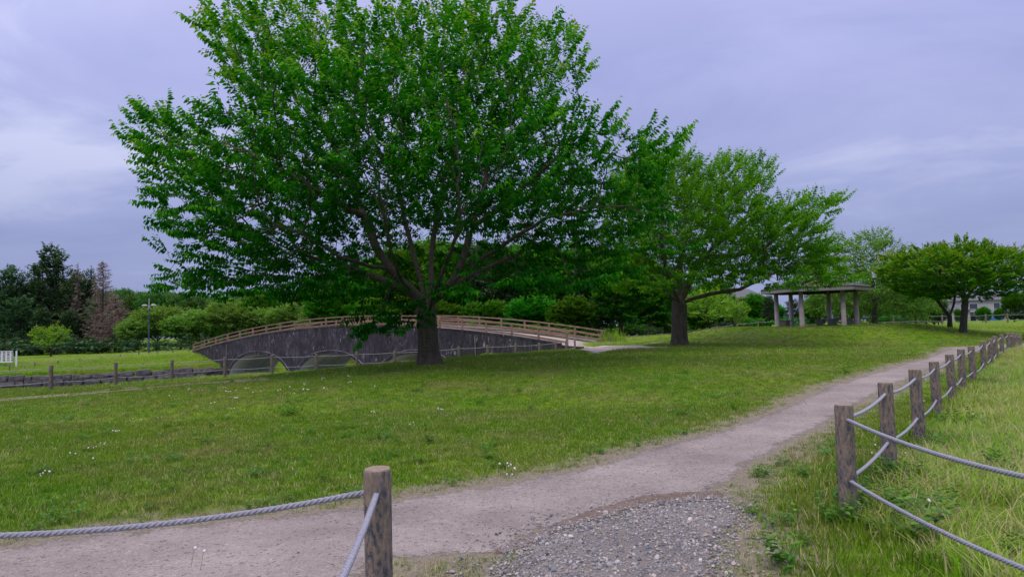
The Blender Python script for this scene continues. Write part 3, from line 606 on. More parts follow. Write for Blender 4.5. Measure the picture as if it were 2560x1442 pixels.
rb = [(1526, 836, 50), (1545, 837, 52), (1572, 836, 55.5), (1592, 835, 58), (1619, 834, 61), (1656, 832, 63), (1698, 827, 64), (1746, 820, 65), (1792, 814, 65.5), (1843, 808, 65.5), (1895, 803, 65), (1948, 800, 64), (2001, 796, 63), (2055, 794, 62), (2115, 792, 61), (2174, 790, 60), (2233, 788, 59.5), (2294, 786, 59), (2355, 787, 59), (2410, 787, 59), (2464, 785, 58), (2518, 783, 57), (2580, 781, 57)]
fence('rope_fence', 'boundary rope fence behind the shelter and the grassy mound', [tuple(P(*q)) for q in rb], sag=.03, meshes=[POSTFAR], r=.012, matr=M['rope_far'])
# ------------------------------------------------------------------ bridge
RD, LD = 46.0, 76.0
B0 = np.array([Xof(1416, RD), RD]); B1 = np.array([Xof(480, LD), LD]); BV = B1-B0; BL = float(np.hypot(*BV)); U = BV/BL; NB = np.array([-U[1], U[0]])
if NB[1] < 0: NB = -NB
def s_of_px(px):
    k_ = Xof(px, 1.0)*1.0   # x/d
    return BL*(k_*B0[1]-B0[0])/(BV[0]-k_*BV[1])
prof = [(1416, 830), (1352, 821), (1280, 811), (1147, 796), (1010, 789), (880, 791.5), (750, 801), (640, 817.5), (570, 835), (480, 861)]
ps = []; pz = []
for a_, b_ in prof:
    s = s_of_px(a_); d = (B0+U*s)[1]; ps.append(s); pz.append(P(a_, b_, d)[2])
cf = np.polyfit(ps, pz, 4); rail_z = lambda s: float(np.polyval(cf, s)); deck_z = lambda s: rail_z(s)-1.02
def bp3(s, off, z): q = B0+U*s+NB*off; return (q[0], q[1], z)
WB = 5.3; FO = -.12    # bridge width; face stands just outside the near railing
arches = [(s_of_px(1158), s_of_px(938)), (s_of_px(925), s_of_px(741)), (s_of_px(728), s_of_px(572))]
AZ0 = -3.5; ATOP = [-.30, -.34, -.42]
def arch_z(s):
    for (a, b), tp in zip(arches, ATOP):
        if a < s < b: c = (a+b)/2; hw = (b-a)/2; return AZ0+(tp-AZ0)*max(0, 1-abs((s-c)/hw)**2.3)**(1/2.1)
    return None
SW0, SW1 = -1.2, BL+1.0
ss_ = sorted(set([SW0, SW1]+list(np.linspace(SW0, SW1, 120))+[x for (a, b) in arches for x in list(a+(b-a)*(1-np.cos(np.linspace(0, math.pi, 41)))/2)]))
def wall_z(s): return deck_z(min(max(s, 0), BL)) + .10 - (.0 if 0 <= s <= BL else 0.05*abs(s if s < 0 else s-BL))
M['ring'] = simple_mat('lime_stained_ring', (.19, .18, .20), .9, .85, 1.1, .4)
bridge = thing('arch_bridge', 'dark stained three-arch footbridge with brown railings over the pond behind the big tree', 'bridge', (B0[0]+BV[0]/2, B0[1]+BV[1]/2, WATER_Z))
BO = Vector(bridge.location)
def face(name, off, thick):
    b = MB(); V_ = []; F_ = []
    for i, s in enumerate(ss_):
        eps = 1e-6; 
        zt = wall_z(s); zb = arch_z(s); zb = AZ0 if zb is None else zb
        V_ += [bp3(s, off, zb), bp3(s, off, zt), bp3(s, off+thick, zb), bp3(s, off+thick, zt)]
    for i in range(len(ss_)-1):
        a, c = 4*i, 4*(i+1); F_ += [(a, c, c+1, a+1), (a+2, a+3, c+3, c+2), (a+1, c+1, c+3, a+3), (a, a+2, c+2, c)]
    F_ += [(0, 1, 3, 2), (len(V_)-4, len(V_)-2, len(V_)-1, len(V_)-3)]
    V_ = [tuple(Vector(v)-BO) for v in V_]; b.add(V_, F_); return b.build(name, M['wall'], bridge)
face('face_wall', FO, .35); face('face_wall', FO+WB-.35, .35)
# raised arch rings (a lime-stained lip) and barrel linings in panels
for (a, b_), tp in zip(arches, ATOP):
    c = (a+b_)/2; hw = (b_-a)/2
    ring = MB(); pts = []
    for th in np.linspace(0.04, math.pi-.04, 48):
        s = c+hw*1.0*math.cos(th); z = AZ0+(tp-AZ0)*max(0, 1-abs((s-c)/hw)**2.3)**(1/2.1)
        nx, nz_ = math.cos(th), math.sin(th)*.8; pts.append((s+nx*.34, z+nz_*.34))
    ring.tube([Vector(bp3(s, FO-.01, z))-BO for s, z in pts], .035, 5); ring.build('arch_ring', M['ring'], bridge)
    for k_, (o0, o1) in enumerate(((FO+.02, 1.70), (1.73, 3.42), (3.45, FO+WB-.02))):
        mb = MB(); n = 40; V_ = []
        for th in np.linspace(0, math.pi, n):
            s = c+hw*.985*math.cos(th); z = AZ0+(tp-.03-AZ0)*max(0, 1-abs((s-c)/hw)**2.3)**(1/2.1)
            V_ += [Vector(bp3(s, o0, z))-BO, Vector(bp3(s, o1, z))-BO]
        mb.add(V_, [(2*i, 2*i+1, 2*i+3, 2*i+2) for i in range(n-1)]); mb.build('lining_panel', M['lining'], bridge, smooth=True)
# deck and kerbs
dk = MB(); kerbs = [MB(), MB()]; S = list(np.linspace(SW0, SW1, 90)); V_ = []
for s in S: V_ += [Vector(bp3(s, FO+.36, wall_z(s)-.08))-BO, Vector(bp3(s, FO+WB-.36, wall_z(s)-.08))-BO]
dk.add(V_, [(2*i, 2*i+2, 2*i+3, 2*i+1) for i in range(len(S)-1)]); dk.build('deck', simple_mat('deck_surface', (.42, .35, .33), .95, .12, 1.5, .1), bridge)
for off in (FO-.03, FO+WB-.33):
    kb = MB(); V_ = []
    for s in S:
        if s < 0 or s > BL: continue
        z = wall_z(s); V_ += [Vector(bp3(s, off, z+.003))-BO, Vector(bp3(s, off+.36, z+.003))-BO, Vector(bp3(s, off+.36, z+.12))-BO, Vector(bp3(s, off, z+.12))-BO]
    n = len(V_)//4; kb.add(V_, [(4*i+k, 4*i+4+k, 4*i+4+(k+1) % 4, 4*i+(k+1) % 4) for i in range(n-1) for k in range(4)]+[(0, 1, 2, 3), (4*n-1, 4*n-2, 4*n-3, 4*n-4)]); kb.build('kerb', M['wall'] if off < 1 else M['kerb'], bridge)
def railing(off, s0, s1, nb):
    tr = MB(); pts = [Vector(bp3(s, off, rail_z(s)))-BO for s in np.linspace(s0-.25, s1+.1, 64)]
    for a, b_ in zip(pts[:-1], pts[1:]): tr.beam(a, b_, .12, .09)
    top = tr.build('railing', M['rail'], bridge)
    sp = np.linspace(s0, s1, nb+1)
    for i, s in enumerate(sp):
        z = deck_z(s)-.02; b = MB(); p0 = Vector(bp3(s, off, z))-BO; p1 = Vector(bp3(s, off, rail_z(s)-.045))-BO
        b.beam(p0, p1, .15, .15, .015); b.build('post', M['rail'], top)
    for i in range(nb):
        for h_ in (.30, .63):
            a = Vector(bp3(sp[i]+.05, off, deck_z(sp[i])+h_+.03))-BO; c_ = Vector(bp3(sp[i+1]-.05, off, deck_z(sp[i+1])+h_+.03))-BO
            b = MB(); b.beam(a, c_, .06, .14, .01); b.build('rail', M['rail'], top)
railing(.12, 0.05, BL-.1, 21); railing(FO+WB-.2, 0.1, BL-.1, 21)
# drain pipe lines on the wall
for px in (1190, 569):
    s = s_of_px(px); b = MB(); b.tube([Vector(bp3(s, FO-.03, wall_z(s)-.2))-BO, Vector(bp3(s, FO-.03, -2.4))-BO], .03, 6); b.build('joint_strip', M['kerb'], bridge)
# stone embankment on the far bank
emb = thing('stone_embankment', 'low embankment of rough grey stones along the far edge of the pond', 'embankment', (-39, 66, WATER_Z)); EO = Vector(emb.location)
import bmesh
def rock(seed):
    q = np.random.default_rng(seed); bm = bmesh.new(); bmesh.ops.create_cube(bm, size=1); bmesh.ops.subdivide_edges(bm, edges=bm.edges[:], cuts=1, use_grid_fill=True)
    for v in bm.verts: c = Vector(v.co); c = c.lerp(c.normalized()*.56, .5); v.co = c+Vector(q.normal(0, .045, 3))
    me = bpy.data.meshes.new('stone'); bm.to_mesh(me); bm.free(); me.materials.append(M['stone']); return me
rk = [rock(i) for i in range(8)]
el = [(-52, 60.6), (-47, 62.5), (-39, 66), (-31.5, 70), (-28.5, 74)]; rs_ = random.Random(4)
acc = 0
for i in range(len(el)-1):
    a = Vector((*el[i], 0)); b = Vector((*el[i+1], 0)); ln = (b-a).length; ang = math.atan2(b.y-a.y, b.x-a.x); u = 0
    while u < ln:
        w0 = rs_.uniform(.6, 1.5)
        for row in range(2):
            pass
            p = a.lerp(b, min(1, (u+w0/2+row*.4)/ln)); o = obj('stone', rk[rs_.randrange(8)], None, emb)
            hh = rs_.uniform(.52, .75)
            o.location = Vector((p.x-.25*row*-.5+.1, p.y-.15+row*.22+rs_.uniform(-.05, .05), WATER_Z-.12+row*.50+hh/2))-EO; o.scale = (w0*rs_.uniform(.92, 1.05), .7, hh); o.rotation_euler = (rs_.uniform(-.1, .1), rs_.uniform(-.1, .1), ang+rs_.uniform(-.15, .15))
        u += w0*1.0
# ------------------------------------------------------------------ picture board
bd = thing('notice_board', 'white picture board on two legs on the grass across the pond', 'sign', (0, 0, 0))
A_ = P(42, 876, 66); gz0 = g1(A_[0], A_[1]); bd.location = (A_[0]-1.5, A_[1], gz0); S0 = Vector(bd.location)
b = MB(); b.box((0.35-.5, 0, A_[2]-gz0-.56), (2.5, .06, 1.12)); b.build('panel', M['white'], bd)
for x in (1.5-.06, -1.75): b = MB(); b.box((x, .05 if x > 0 else 0.05, (A_[2]-gz0)/2-.05), (.12, .09, A_[2]-gz0+.05)); b.build('leg', M['white'], bd)
colr = [(.08, .16, .42), (.03, .05, .12), (.10, .2, .4), (.45, .3, .08), (.07, .16, .05), (.3, .35, .1), (.12, .35, .5), (.4, .12, .1), (.55, .5, .2), (.2, .22, .3)]
tm = [simple_mat('print_%s' % n_, c_, .6, .35, 9, 0) for n_, c_ in zip(['blue', 'navy', 'sea', 'orange', 'green', 'olive', 'sky', 'red', 'cream', 'slate'], colr)]
tq = MB(); tq.box((0, 0, 0), (.25, .008, .12)); tmesh = [tq.mesh('picture') for _ in tm]
for m_, mm in zip(tmesh, tm): m_.materials.append(mm)
for r in range(5):
    for c_ in range(6):
        o = obj('picture', tmesh[(r*3+c_*7+r*c_) % 10], None, bd); o.location = (1.12-c_*.41, -.036, A_[2]-gz0-.16-r*.19)
b = MB(); [b.box((.2+x, -.036, A_[2]-gz0-.045), (.09, .008, .03)) for x in np.arange(-.8, .8, .13)]; b.build('heading', tm[9], bd)
# ------------------------------------------------------------------ lamp
lt = P(372, 884, 79); lz = g1(lt[0], lt[1]); lamp = thing('street_lamp', 'slim blue-grey lamp post with two flat heads in front of the light green trees', 'street lamp', (lt[0], lt[1], lz))
zt = P(370, 745, 79)[2]-lz
b = MB(); b.tube([(0, 0, -.1), (0, 0, 1.3)], .11, 10); b.tube([(0, 0, 1.3), (0, 0, zt-1.2)], [.075, .06], 10); b.build('pole', M['lamp_pole'], lamp)
b = MB(); b.tube([(0, 0, zt-1.2), (0, 0, zt-.2), (0, 0, zt)], [.06, .045, .008], 8); b.build('finial', M['lamp_head'], lamp)
zh = P(370, 764, 79)[2]-lz
b = MB(); b.beam((-.55, 0, zh-.02), (.55, 0, zh-.02), .05, .05); b.build('arm', M['lamp_head'], lamp)
for sx in (-1, 1):
    b = MB(); b.tube([(sx*.22, 0, zh), (sx*.35, 0, zh+.03), (sx*.7, 0, zh+.03), (sx*.85, 0, zh)], [.06, .13, .13, .05], 10); o = b.build('lamp_head', M['lamp_head'], lamp)
# ------------------------------------------------------------------ shelter
gc = P(2042, 815, 42); GZ = g1(gc[0], gc[1]); gz_ = thing('shelter', 'open hexagonal park shelter with round pinkish columns and a low roof on the mound', 'shelter', (gc[0], gc[1], GZ))
Rg = 92*42/F; ph0 = math.radians(-14); ze = P(2168, 719, 42)[2]-GZ; za = P(2042, 691, 42)[2]-GZ; Re = 3.15
for k in range(6):
    a = ph0+k*math.pi/3; b = MB(); x, y = Rg*math.cos(a), Rg*math.sin(a)
    b.tube([(x, y, -.1), (x, y, .02), (x, y, ze-.12)], [.155, .15, .125], 16); o = b.build('column', M['gazebo_post'], gz_, smooth=True)
cor = [Vector((Re*math.cos(ph0+k*math.pi/3), Re*math.sin(ph0+k*math.pi/3), ze)) for k in range(6)]; ap = Vector((0, 0, za))
for k in range(6):
    a, c_ = cor[k], cor[(k+1) % 6]; b = MB(); steps = 7
    for s in range(steps):   # overlapping roofing courses
        t0, t1 = s/steps, (s+1)/steps+.02
        q = [a.lerp(ap, t0), c_.lerp(ap, t0), c_.lerp(ap, min(1, t1)), a.lerp(ap, min(1, t1))]
        b.add([q[0]+Vector((0, 0, .045)), q[1]+Vector((0, 0, .045)), q[2]+Vector((0, 0, .02)), q[3]+Vector((0, 0, .02)), q[0], q[1]], [(0, 1, 2, 3), (4, 5, 1, 0)])
    b.build('roof_face', M['roof'], gz_)
    b = MB(); b.beam(a+Vector((0, 0, .06)), ap+Vector((0, 0, .06)), .09, .05); b.build('ridge', M['ridge'], gz_)
    b = MB(); b.beam(a+Vector((0, 0, -.12)), c_+Vector((0, 0, -.12)), .04, .20); b.build('fascia', M['fascia'], gz_)
    b = MB(); b.beam(a+Vector((0, 0, -.005)), c_+Vector((0, 0, -.005)), .07, .035); b.build('gutter', M['dark'], gz_)
    b = MB(); b.beam(Vector((Rg*math.cos(ph0+k*math.pi/3), Rg*math.sin(ph0+k*math.pi/3), ze-.18)), Vector((Rg*math.cos(ph0+(k+1)*math.pi/3), Rg*math.sin(ph0+(k+1)*math.pi/3), ze-.18)), .12, .16); b.build('beam', M['dark'], gz_)
b = MB(); b.add([tuple(c_-Vector((0, 0, .03))) for c_ in cor], [(5, 4, 3, 2, 1, 0)]); b.build('ceiling', M['dark'], gz_)
def bench(a, c_, label):
    mid_ = (Vector(a)+Vector(c_))/2; t_ = thing('park_bench', label, 'bench', (mid_.x, mid_.y, g1(mid_.x, mid_.y))); a = Vector(a)-mid_; c_ = Vector(c_)-mid_; a.z = c_.z = .42
    for off in (-.13, .03, .19):
        b = MB(); nn = (c_-a).normalized().cross(Vector((0, 0, 1))); b.beam(a+nn*off, c_+nn*off, .14, .05); b.build('slat', M['rail'] if False else M['fascia'], t_)
    for q in (.18, .82): b = MB(); p = a.lerp(c_, q); b.box((p.x, p.y, .19), (.35, .35, .42), Matrix.Rotation(math.atan2(c_.y-a.y, c_.x-a.x), 3, 'Z')); b.build('support', M['kerb'], t_)
G0 = Vector(gz_.location)
def gp(k, r=.86): return (G0.x+Rg*r*math.cos(ph0+k*math.pi/3), G0.y+Rg*r*math.sin(ph0+k*math.pi/3), 0)
bench(gp(0.03), gp(.97), 'slatted bench between the two rightmost shelter columns')
bench(gp(1.1), gp(1.95), 'slatted bench at the back of the shelter')
bench(gp(2.9), gp(2.35), 'short slatted bench beside the leftmost shelter columns')
# ------------------------------------------------------------------ houses behind the park
def house(name, label, px, pbase, d, wd, dp, hw, hr, wall, rz=0, wins=(), canopy=False):
    p = P(px, pbase, d); h = thing(name, label, 'house', (p[0], p[1], p[2]), rz)
    b = MB(); b.box((0, 0, hw/2-.5), (wd, dp, hw+1)); b.build('wall', wall, h)
    b = MB(); e = .5; V_ = [(-wd/2-e, -dp/2-e, hw), (wd/2+e, -dp/2-e, hw), (wd/2+e, dp/2+e, hw), (-wd/2-e, dp/2+e, hw), (-wd/2+dp*.3, 0, hw+hr), (wd/2-dp*.3, 0, hw+hr)]
    V_ = V_+[(x, y, z-.15) for x, y, z in V_[:4]]
    b.add(V_, [(0, 1, 5, 4), (1, 2, 5), (2, 3, 4, 5), (3, 0, 4), (6, 7, 1, 0), (7, 8, 2, 1), (8, 9, 3, 2), (9, 6, 0, 3), (9, 8, 7, 6)]); b.build('roof', M['tile'], h)
    for (x, z, a, c_) in wins:
        b = MB(); b.box((x, -dp/2-.02, z), (a+.16, .10, c_+.16)); o = b.build('window', M['white'], h); b = MB(); b.box((x, -dp/2-.08, z), (a, .03, c_)); b.build('pane', M['glass'], o)
    if canopy:
        b = MB(); b.box((0, -dp/2-.6, hw*.48), (wd+.6, 1.3, .18)); b.build('lower_eave', M['tile'], h)
        b = MB(); b.box((1.2, -dp/2-.04, hw*.2), (1.3, .08, hw*.4)); b.build('door', M['dark'], h)
    return h
house('house', 'white two-storey house with dark tiled roof beyond the maple trees', 2440, 808, 150, 13, 8, 5.0, 1.5, M['wwall'], -.1, [(-2.5, 3.7, 1.6, 1.1), (2.2, 3.7, 1.2, 1.2), (-4.6, 3.7, 1, 1), (-2.5, 1.2, 2, 1.2)], True)
house('house', 'low white outbuilding left of the white house behind the maple trunks', 2372, 806, 146, 6, 5, 2.6, .9, M['wwall'], .1, [(0, 1.4, 1.2, .9)])
house('shed', 'low shed with a blue sheet on its side right of the white house', 2500, 805, 140, 7, 4, 1.8, .5, M['wwall'], 0, [(-1, 1, 1, .8)])
b = MB(); b.box((Xof(2489, 137.5), 137.5, P(2489, 799, 137.5)[2]), (2.6, .1, .9)); tag(b.build('blue_sheet', M['blue']), 'blue plastic sheet hung on the low shed at the right', 'sheet')
house('house', 'yellow-walled house with grey roof seen between the second cherry and the shelter', 1862, 800, 92, 4.2, 5, 2.9, 1.3, M['ywall'], -.25, [(-.3, 1.9, .9, .7)], True)
house('house', 'white house glimpsed through the dark trees left of the second cherry', 1642, 826, 88, 3.6, 4, 2.6, 1.0, M['wwall'], .1, [(.2, 1.3, .7, .9)])
# ------------------------------------------------------------------ trees
def colonize(seeds, parents, att, D=.32, di=2.6, dk=.62, iters=110, bias=(0, 0, .12), gen=None, out=None):
    gen = gen or np.random.default_rng(1)
    pos_ = [np.array(s, float) for s in seeds]; par = list(parents); att = np.array(att)
    P_ = np.array(pos_); nd = np.full(len(att), 1e9); ni = np.zeros(len(att), int)
    def upd(newp, base):
        nonlocal nd, ni
        for c0 in range(0, len(newp), 400):
            dd = np.linalg.norm(att[:, None, :]-newp[None, c0:c0+400, :], axis=2); j = dd.argmin(1); v = dd[np.arange(len(att)), j]
            k = v < nd; nd[k] = v[k]; ni[k] = base+c0+j[k]
    upd(P_, 0); bias = np.array(bias)
    for it in range(iters):
        act = nd < di*(3 if it < 14 else 1)
        if not act.any(): break
        idx = ni[act]; dv = att[act]-P_[idx]; dv /= np.linalg.norm(dv, axis=1)[:, None]+1e-9
        acc = np.zeros_like(P_); np.add.at(acc, idx, dv); cnt = np.bincount(idx, minlength=len(P_)); g = np.nonzero(cnt)[0]
        v = acc[g]/cnt[g][:, None]; v = v/(np.linalg.norm(v, axis=1)[:, None]+1e-9)+bias+gen.normal(0, .16, (len(g), 3))
        # keep going the way the twig already goes
        pp = np.array([par[q] for q in g]); prev = np.where((pp >= 0)[:, None], P_[g]-P_[np.maximum(pp, 0)], 0); pl = np.linalg.norm(prev, axis=1)[:, None]; prev = np.divide(prev, pl, out=np.zeros_like(prev), where=pl > 1e-6)
        v = v/(np.linalg.norm(v, axis=1)[:, None])*.72+prev*.45; v /= np.linalg.norm(v, axis=1)[:, None]+1e-9
        newp = P_[g]+v*D
        ok = np.array([np.min(((P_-q)**2).sum(1)) > (.45*D)**2 for q in newp])      # no knots of twigs on one spot
        g = g[ok]; newp = newp[ok]
        if len(g) == 0: break
        base = len(P_); P_ = np.vstack([P_, newp]); par += list(g); upd(newp, base)
        keep = nd > dk; att = att[keep]; nd = nd[keep]; ni = ni[keep]
        if len(att) == 0: break
    return P_, np.array(par)
def radii(P_, par, tip=.006, ex=2.35, maxr=None):
    n = len(P_); a = np.zeros(n)
    for i in range(n-1, -1, -1):
        if a[i] == 0: a[i] = tip**ex
        if par[i] >= 0: a[par[i]] += a[i]
    return a**(1/ex)
def chains(P_, par, r):
    ch = [[] for _ in P_]
    for i, p in enumerate(par):
        if p >= 0: ch[p].append(i)
    out = []; st = [(0, -1)]
    while st:
        s, f = st.pop(); c = [f] if f >= 0 else []; i = s
        while True:
            c.append(i)
            if not ch[i]: break
            k = sorted(ch[i], key=lambda q: -r[q]); i2 = k[0]
            for q in k[1:]: st.append((q, i))
            i = i2
        if len(c) > 1: out.append(c)
    return out
def tube_np(pts, rad, n):
    m = len(pts); t = np.gradient(pts, axis=0); t /= np.linalg.norm(t, axis=1)[:, None]+1e-9
    up = np.array([.3, .2, 1.0]) if abs(t[0, 2]) < .9 else np.array([1., .1, 0]); U_ = np.cross(t, up); U_ /= np.linalg.norm(U_, axis=1)[:, None]+1e-9; W_ = np.cross(t, U_)
    an = np.arange(n)*2*math.pi/n
    V = pts[:, None, :]+(U_[:, None, :]*np.cos(an)[None, :, None]+W_[:, None, :]*np.sin(an)[None, :, None])*rad[:, None, None]
    i = np.arange(m-1)[:, None]; j = np.arange(n)[None, :]
    Q = np.stack([i*n+j, i*n+(j+1) % n, (i+1)*n+(j+1) % n, (i+1)*n+j], -1).reshape(-1, 4); return V.reshape(-1, 3), Q
def wood_mesh(name, P_, par, r, trunk_n=None, rmin=.0, flare=0.0, smooth_it=1, sides=(14, 8, 5, 3)):
    P2 = P_.copy()
    for _ in range(smooth_it):
        s = P2.copy(); c = np.ones(len(P2)); ok = par >= 0; s[ok] += P2[par[ok]]; c[ok] += 1; np.add.at(s, par[ok], P2[ok]); np.add.at(c, par[ok], 1); s /= c[:, None]; s[0] = P2[0]; P2 = P2*.4+s*.6
    VV = []; QQ = []; o = 0
    for c in chains(P2, par, r):
        rr = r[c].copy()
        if rr[1:].max() < rmin: continue
        rr[0] = min(rr[0], rr[1]*1.25) if c[0] != 0 else rr[0]
        n = sides[0] if rr.max() > .16 else sides[1] if rr.max() > .05 else sides[2] if rr.max() > .018 else sides[3]
        pts = P2[c]
        if len(c) > 3 and c[0] == 0 and flare:
            # refine the trunk and flare its foot, with shallow flutes
            k = np.linspace(0, len(c)-1, len(c)*4); pts = np.column_stack([np.interp(k, range(len(c)), pts[:, q]) for q in range(3)]); rr = np.interp(k, range(len(c)), rr)
            hgt = pts[:, 2]-pts[0, 2]; rr = rr*(1+flare*np.exp(-hgt/.28)); V, Q = tube_np(pts, rr, 28)
            an = np.tile(np.arange(28)*2*math.pi/28, len(pts)); cen = np.repeat(pts, 28, 0); hh = np.repeat(hgt, 28); f_ = 1+.06*np.sin(an*5+hh*.6)*np.exp(-hh/1.0)+.035*np.sin(an*3+1+hh*1.2)+.02*np.sin(an*11+hh*2)
            V = cen+(V-cen)*f_[:, None]
        else: V, Q = tube_np(pts, rr, n)
        VV.append(V); QQ.append(Q+o); o += len(V)
    return mesh_np(name, np.vstack(VV), np.vstack(QQ), smooth=True), P2
def shoot_template(seed, L_=.8, step=.05, leaf=.115, lw=.44, droop=.7, curve=.25, simple=False, tips=True):
    """a leafy shoot along +X: returns V, Q, tint, x-extent"""
    q = random.Random(seed); V = []; Q = []; ti = []
    base_t = q.random()
    x = .06; side = 1; k_ = 0
    while x < L_:
        t = x/L_; side = -side; axz = curve*t*t*L_-.0; ayy = .05*math.sin(t*3+seed)
        ln = leaf*q.uniform(.7, 1.15)*(1-.35*max(0, t-.75)/.25); wd = ln*lw*.5
        yaw = side*math.radians(q.uniform(35, 85)) if t < .96 else q.uniform(-.3, .3); pit = -droop*q.uniform(.35, 1.25); roll = q.uniform(-.5, .5)
        f = Vector((math.cos(yaw)*math.cos(pit), math.sin(yaw)*math.cos(pit), math.sin(pit))); s = f.cross(Vector((0, 0, 1))).normalized(); u = s.cross(f)
        s2 = s*math.cos(roll)+u*math.sin(roll); u2 = u*math.cos(roll)-s*math.sin(roll)
        p0 = Vector((x, ayy, axz))+f*.012
        a = p0; tip = p0+f*ln-u2*ln*.14
        m1 = p0+f*ln*.33; m2 = p0+f*ln*.66-u2*ln*.04; fold = .28
        o = len(V)
        V += [a, m1+s2*wd*.95+u2*wd*fold, m2+s2*wd*.75+u2*wd*fold*.6, tip, m2-s2*wd*.75+u2*wd*fold*.6, m1-s2*wd*.95+u2*wd*fold]
        if simple:
            mm = p0+f*ln*.45
            V[o:] = [a, mm+s2*wd+u2*wd*fold, tip, mm-s2*wd+u2*wd*fold]; Q.append((o, o+1, o+2, o+3))
        else: Q += [(o, o+1, o+2, o+3), (o, o+3, o+4, o+5)]
        tv = min(1, max(0, q.gauss(.45, .11)+.3*(t-.5)+(.25 if (tips and t > .85) else 0))); ti += [tv]*(4 if simple else 6)
        x += step*q.uniform(.7, 1.3)
    # the twig itself
    return np.array([tuple(v) for v in V]), np.array(Q), np.array(ti)
def leaves_mesh(name, tmpls, pos3, dirs, scale, tint_off, gen, roll_sd=.35):
    """copies shoot templates at positions along directions, kept level"""
    n = len(pos3); d = dirs/(np.linalg.norm(dirs, axis=1)[:, None]+1e-9)
    up = np.tile([0, 0, 1.0], (n, 1))+gen.normal(0, roll_sd, (n, 3)); s = np.cross(up, d); s /= np.linalg.norm(s, axis=1)[:, None]+1e-9; u = np.cross(d, s)
    R = np.stack([d, s, u], 2); which = gen.integers(0, len(tmpls), n); VV = []; QQ = []; TT = []; o = 0
    for k, (V, Q, ti) in enumerate(tmpls):
        ix = np.nonzero(which == k)[0]
        if len(ix) == 0: continue
        W_ = np.einsum('nij,vj->nvi', R[ix], V)*scale[ix][:, None, None]+pos3[ix][:, None, :]
        nv = len(V); VV.append(W_.reshape(-1, 3)); QQ.append((Q[None]+(np.arange(len(ix))*nv)[:, None, None]+o).reshape(-1, 4)); o += nv*len(ix)
        TT.append(np.clip(ti[None]+tint_off[ix][:, None], 0, 1).ravel())
    me = mesh_np(name, np.vstack(VV), np.vstack(QQ)); attr(me, 'tint', np.concatenate(TT)); return me
def env_points(poly, d, n, half, cx_px, gen, zc_px, front=1.0, shell=1.6, inset=.5, shrink=1.0):
    """attractors filling a rounded crown whose outline at distance d is the polygon"""
    W = np.array([[Xof_(p[0], p[1], d), P(p[0], p[1], d)[2]] for p in poly]); c = np.array([P(cx_px, zc_px, d)[0], P(cx_px, zc_px, d)[2]]); W = c+(W-c)*shrink
    out = []; x0, z0 = W.min(0); x1, z1 = W.max(0)
    while len(out) < n:
        m_ = 4000; x = gen.uniform(x0, x1, m_); z = gen.uniform(z0, z1, m_); y = gen.uniform(-half, half, m_)
        s = np.sqrt(np.maximum(0.0004, 1-(np.abs(y)/half)**2.4)); s = s*(1+y/d*.95)   # nearer branches look larger from the path
        X_ = c[0]+(x-c[0])/s; Z_ = c[1]+(z-c[1])/s; k = in_poly(X_, Z_, W)
        r = np.minimum(1, np.sqrt((y/half)**2)); dd = dist_poly(X_, Z_, W)*s; dd = np.minimum(dd, (half-np.abs(y)))
        k &= dd > inset
        k &= gen.random(m_) < np.exp(-np.maximum(0, dd-inset-.2)/shell)+.10
        out += list(np.column_stack([x, d+y*1.0, z])[k])
    return np.array(out[:n])
def trim(pts, poly, d, half, cx_px, zc_px, inset):
    W = np.array([[Xof_(p[0], p[1], d), P(p[0], p[1], d)[2]] for p in poly]); c = np.array([P(cx_px, zc_px, d)[0], P(cx_px, zc_px, d)[2]]); y = pts[:, 1]-d
    s = np.sqrt(np.maximum(0.0004, 1-np.minimum(1, (np.abs(y)/half))**2.4))*(1+y/d*.95); X_ = c[0]+(pts[:, 0]-c[0])/s; Z_ = c[1]+(pts[:, 2]-c[1])/s
    return pts[in_poly(X_, Z_, W) & (dist_poly(X_, Z_, W)*s > inset) & (np.abs(y) < half)]
def plates(centres, cen, per, gen, mind=.85, ax=.62, lat=.42, th=.09, lift=.05):
    """gather the crown into flat leafy sprays that point outwards"""
    keep = []
    for c in centres:
        if not keep or np.min(np.linalg.norm(np.array(keep)-c, axis=1)) > mind: keep.append(c)
    out = []
    for c in keep:
        o = (c-cen)/np.linalg.norm(c-cen); a = o*[1, 1, .8]+[0, 0, lift]+gen.normal(0, .12, 3); a /= np.linalg.norm(a); l = np.cross(a, [0, 0, 1.0]); l /= np.linalg.norm(l)+1e-9; nn = np.cross(l, a)
        k = int(per*gen.uniform(.6, 1.3)); out.append(c+np.outer(gen.normal(0, ax, k), a)+np.outer(gen.normal(0, lat, k), l)+np.outer(gen.normal(0, th, k), nn))
    print('plates', len(keep)); return np.vstack(out)
def Xof_(px, py, d): return P(px, py, d)[0]
def polyline_nodes(limbs, D):
    """limbs: list of (start_ref, pts); start_ref = (limb index, point index) or None -> seeds, parents"""
    S = []; Pa = []; ref = {}
    for li, (st, pts) in enumerate(limbs):
        pts = [np.array(p, float) for p in pts]
        if st is None: S.append(pts[0]); Pa.append(-1); last = 0; prev = pts[0]; ref[(li, 0)] = 0; rest = pts[1:]; k0 = 1
        else: last = ref[st]; prev = S[last]; rest = pts; k0 = 0
        for j, p in enumerate(rest):
            m_ = max(1, int(round(np.linalg.norm(p-prev)/D)))
            for q in range(1, m_+1):
                S.append(prev+(p-prev)*q/m_); Pa.append(last); last = len(S)-1
            prev = p; ref[(li, j+k0)] = last
    return S, Pa
